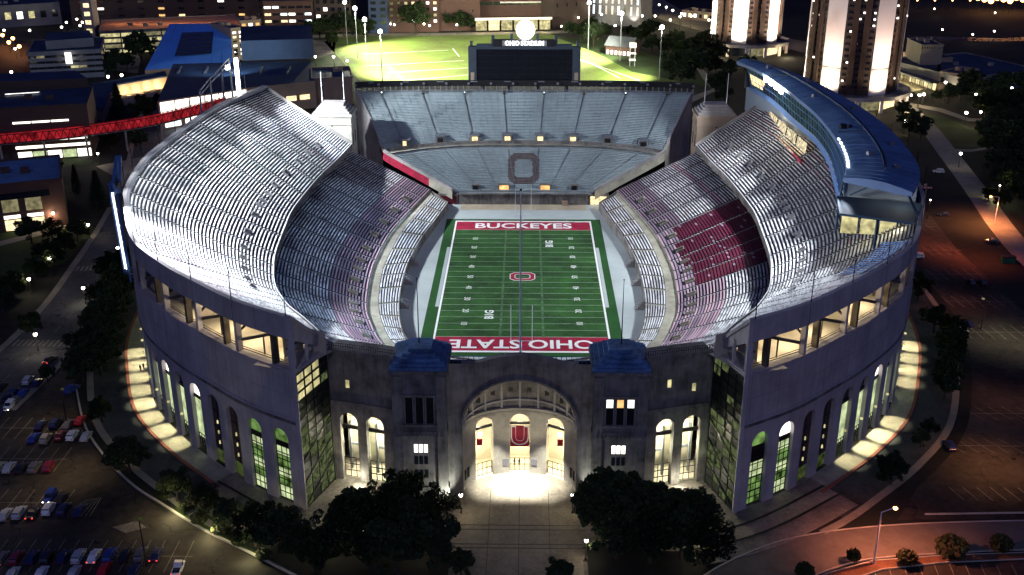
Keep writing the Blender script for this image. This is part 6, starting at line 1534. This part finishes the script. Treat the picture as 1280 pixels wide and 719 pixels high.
nm=['at the left edge with a red tail light','second from left','third from left','fourth from left','fifth from left','just left of the white one','bright white among dark neighbours','just right of the white one','right of the blue one','beside the lamp post','at right end with both tail lights lit']
rowD=[(a,b_,k,c,f'{c} car in the long bottom-left row, {nm[i]}',i in (0,6,10),0) for i,(a,b_,k,c,_,_,_) in enumerate(rowD)]
rowE=[(16,721,'sedan','silver','silver car at the bottom edge, leftmost there',0,0),(52,720,'sedan','white','white car at the bottom edge below the long row',0,0),(93,719,'sedan','silver','grey-silver car at the bottom edge left of the red one',0,0),(131,714,'sedan','red','red car at the bottom edge below the white one',0,0),(169,718,'suv','navy','dark car at the bottom edge below the lamp post',0,0),(223,713,'pickup','white','white pickup at the end of the bottom-left rows',T,0)]
rowF=[(36,478,'suv','silver','pale van at the top of the upper left cluster',0,0),(47,481,'sedan','navy','dark blue car at right end of the upper left cluster',0,0),(18,494,'suv','navy','navy car in the middle of the upper left cluster',0,0),(29,494,'sedan','blue','blue car right of centre in the upper left cluster',0,0),(10,500,'sedan','black','black car in the upper left cluster near the left edge',0,0),(20,502,'sedan','grey','grey car at front of the upper left cluster',0,0),(12,510,'suv','white','white car with bright headlight at left edge of the upper left cluster',0,T),(2,518,'sedan','navy','navy car lowest in the upper left cluster',0,0),(2,486,'sedan','black','black car at the left edge of the upper left cluster',0,0)]
for rw,gp in ((rowA,'cars in the red car rows'),(rowB,'cars in the row of five'),(rowC,'cars by the striped triangle'),(rowD,'cars in the long bottom row'),(rowE,'cars at the bottom edge'),(rowF,'cars in the upper left cluster')):
    for px,py,k,c,l,tl,hd in rw: car(px,py,k,c,l,gp,flip=bool(hd),tail=bool(tl),head=bool(hd),ang=-3 if gp[8:12]!='the ' else 2)
car(90,489,'suv','blue','blue car alone by the kerb above the red car rows',None,ang=-20)
car(63,452,'sedan','black','dark car with lit tail lights alone on the street edge at left',None,tail=True,ang=-12)
car(96,458,'sedan','black','second dark car with tail lights near the belt of trees',None,tail=True,ang=60)
car(1173,216,'suv','white','white van parked beside the diagonal path at right',None,ang=80)
car(1157,236,'pickup','pink','pinkish pickup lit red beside the press box end',None,ang=85)  # red light on this pickup is put into its body paint
car(1146,322,'suv','white','white car close to the stadium wall in the right lot',None,ang=75)
car(1180,270,'sedan','black','dark car high in the right lot near the dim lamp',None,ang=80)
car(1240,303,'sedan','black','dark car near the orange lamp at the edge of the right lot',None,ang=75)
car(1213,356,'suv','black','left of two black cars side by side in the right lot',None)
car(1227,356,'suv','black','right of two black cars side by side in the right lot',None)
car(1207,407,'sedan','navy','dark car behind the white one near the right lot lamp post',None,ang=40)
car(1199,415,'sedan','white','white car in front of the dark one near the right lot lamp post',None,ang=45)
car(1186,560,'suv','navy','dark car with pale roof alone in the lower right lot',None)
b=empty('waste_container',at(1259,328),'green waste container at the edge of the right lot','container'); p=at(1259,328); q=MB(); q.box((p.x,p.y,G+1),(4,2.2,2),0,0,1.08); part(q,'bin',mat('green_container',(.02,.09,.05),.6),b); q=MB(); q.box((p.x,p.y,G+2.1),(4.3,2.4,.25)); part(q,'lid',M['black'],b)
# people by the rotunda arch
def person(p,h,top,leg,label):
    x,y,z=p; e=empty('person',p,label,'person'); me=bpy.data.meshes.new('body')
    J=[(0,0,.94),(0,0,1.25),(0,0,1.46),(0,0,1.60),(0,0,1.74),(.19,0,1.42),(.25,.02,1.14),(.24,-.08,.90),(-.19,0,1.42),(-.25,.02,1.14),(-.24,-.08,.90),(.1,0,.9),(.11,-.03,.5),(.11,0,.06),(.11,-.14,.03),(-.1,0,.9),(-.11,.05,.5),(-.11,.08,.06),(-.11,-.06,.03)]
    Ed=[(0,1),(1,2),(2,3),(3,4),(2,5),(5,6),(6,7),(2,8),(8,9),(9,10),(0,11),(11,12),(12,13),(13,14),(0,15),(15,16),(16,17),(17,18)]
    rad=[.15,.15,.15,.06,.10,.075,.05,.04,.075,.05,.04,.10,.07,.05,.045,.10,.07,.05,.045]
    me.from_pydata(J,Ed,[]); o=bpy.data.objects.new('body',me); COL.objects.link(o)
    md=o.modifiers.new('s','SKIN'); 
    for i,r_ in enumerate(rad): me.skin_vertices[0].data[i].radius=(r_,r_)
    me.skin_vertices[0].data[0].use_root=True
    sb=o.modifiers.new('ss','SUBSURF'); sb.levels=1; sb.render_levels=1
    me.materials.append(leg); o.parent=e; s=h/1.78; o.scale=(s,s,s)
    q=MB(); q.ball((x,y+.02,z+1.72*s),.115*s,8,6); part(q,'hair',M['black'],e)
for px,py,h_,t_,l_,lb in ((643,583,1.8,'black','navy','person in dark clothes standing in the bright rotunda arch, left of two'),(649,583,1.72,'black','black','person in dark clothes standing in the bright rotunda arch, right of two'),(176,464,1.8,'black','black','person standing on the lit left walkway, left of two'),(180,462,1.75,'black','black','person standing on the lit left walkway, right of two')):
    p=at(px,py,G+.12); person((p.x,p.y,G+.12 if px<300 else G+.27),h_,None,paint[l_],lb)
# ================================================================ STADIUM FLOODS, SKY, RENDER SETTINGS
K=1.0
def rimx(y):
    best=min(range(0,121),key=lambda k:abs(cr(CO,k*.1)[1]-y)); return cr(CO,best*.1)[0]
for y in (-68,-52,-36,-20,-4,14,32,52):                          # spots added along the east rim to light the decks
    x=-(rimx(y)-5)
    flood((x,y,54.5),(-48,y*.85,8),LA,62)
    flood((x,y,54.8),(91,y*1.0,40),LX,17).data.spot_blend=1
    flood((x,y,54.2),(x+9,y-9,41),LG,125,.6)
for y in (-52,-28,-4,20,44):                             # lamps on the front edge of the press box roof
    flood((80.5,y,54.3),(50,y*.9,8),RA2,58)
    flood((80.5,y,54.4),(-91,y*1.05,40),RX,18).data.spot_blend=1
    l_=flood((80.5,y,54.2),(-53,y*.95,9),RL,13); l_.data.color=(.50,.72,1)  # bluish spots added to tint the opposite lower seats
flood((-88,-84,54.5),(66,-103,40),LX,20).data.spot_blend=1; flood((-90,-80,54.5),(80,-82,40),LX,19).data.spot_blend=1
flood((80.5,-56,54.3),(-70,-102,41),RX,17); flood((80.5,-56,54.4),(43,-66,10),RA2,58); l_=flood((80.5,-56,54.2),(-46,-62,9),RL,13); l_.data.color=(.50,.72,1); flood((80.5,-57,54.4),(56,-96,30),RA2*.8,58)
flood((-90,-78,54),(-42,-70,10),LA,58)
flood((-94,-66,51.5),(-80,-98,42),120000,130,.5); flood((-84,-90,51.5),(-60,-112,42),40000,130,.5)   # close hot lamps at the near east rim
flood((-98.5,58,57.5),(0,98,12),SS,80); flood((80.5,46,54.3),(-5,98,12),SS*.22,80)
flood((-99,56,56),(-72,84,34),22000,60)
flood((-97,0,55),(0,0,0),FL,42); flood((80.5,0,54.4),(0,0,0),FL,48); flood((-97,-40,55),(0,-45,0),FL*.6,34); flood((80.5,-45,54.4),(0,-45,0),FL*.5,34)
flood((-97,40,55),(0,45,0),FL*.6,34)
W=bpy.data.worlds.new('World'); S.world=W; W.use_nodes=True; nt=W.node_tree
sky=nt.nodes.new('ShaderNodeTexSky'); sky.sky_type='NISHITA'; sky.sun_disc=False
sky.sun_elevation=R(-3.2); sky.sun_rotation=R(180); sky.altitude=200; sky.ozone_density=3
bg=nt.nodes['Background']; bg.inputs['Strength'].default_value=SKY
mxs=nt.nodes.new('ShaderNodeMix'); mxs.data_type='RGBA'; mxs.blend_type='MULTIPLY'; mxs.inputs[0].default_value=1; mxs.inputs[7].default_value=(.62,.76,1.15,1)   # deep blue hour
nt.links.new(sky.outputs[0],mxs.inputs[6]); nt.links.new(mxs.outputs[2],bg.inputs['Color'])
sl=bpy.data.lights.new('moon','SUN'); sl.energy=.20; sl.angle=R(.5); sl.color=(.96,.88,.95); so=bpy.data.objects.new('moon',sl); COL.objects.link(so)
so.rotation_euler=(R(58),0,R(0))
for o in list(S.objects):
    pass
S.view_settings.view_transform='Standard'; S.view_settings.look='None'; S.view_settings.exposure=0; S.view_settings.gamma=1
S.render.engine='CYCLES'; c=S.cycles; c.use_denoising=True; c.max_bounces=4; c.diffuse_bounces=2; c.glossy_bounces=2; c.transmission_bounces=2
c.use_light_tree=True; c.sample_clamp_indirect=3; c.sample_clamp_direct=0; c.caustics_reflective=False; c.caustics_refractive=False
S.render.film_transparent=False
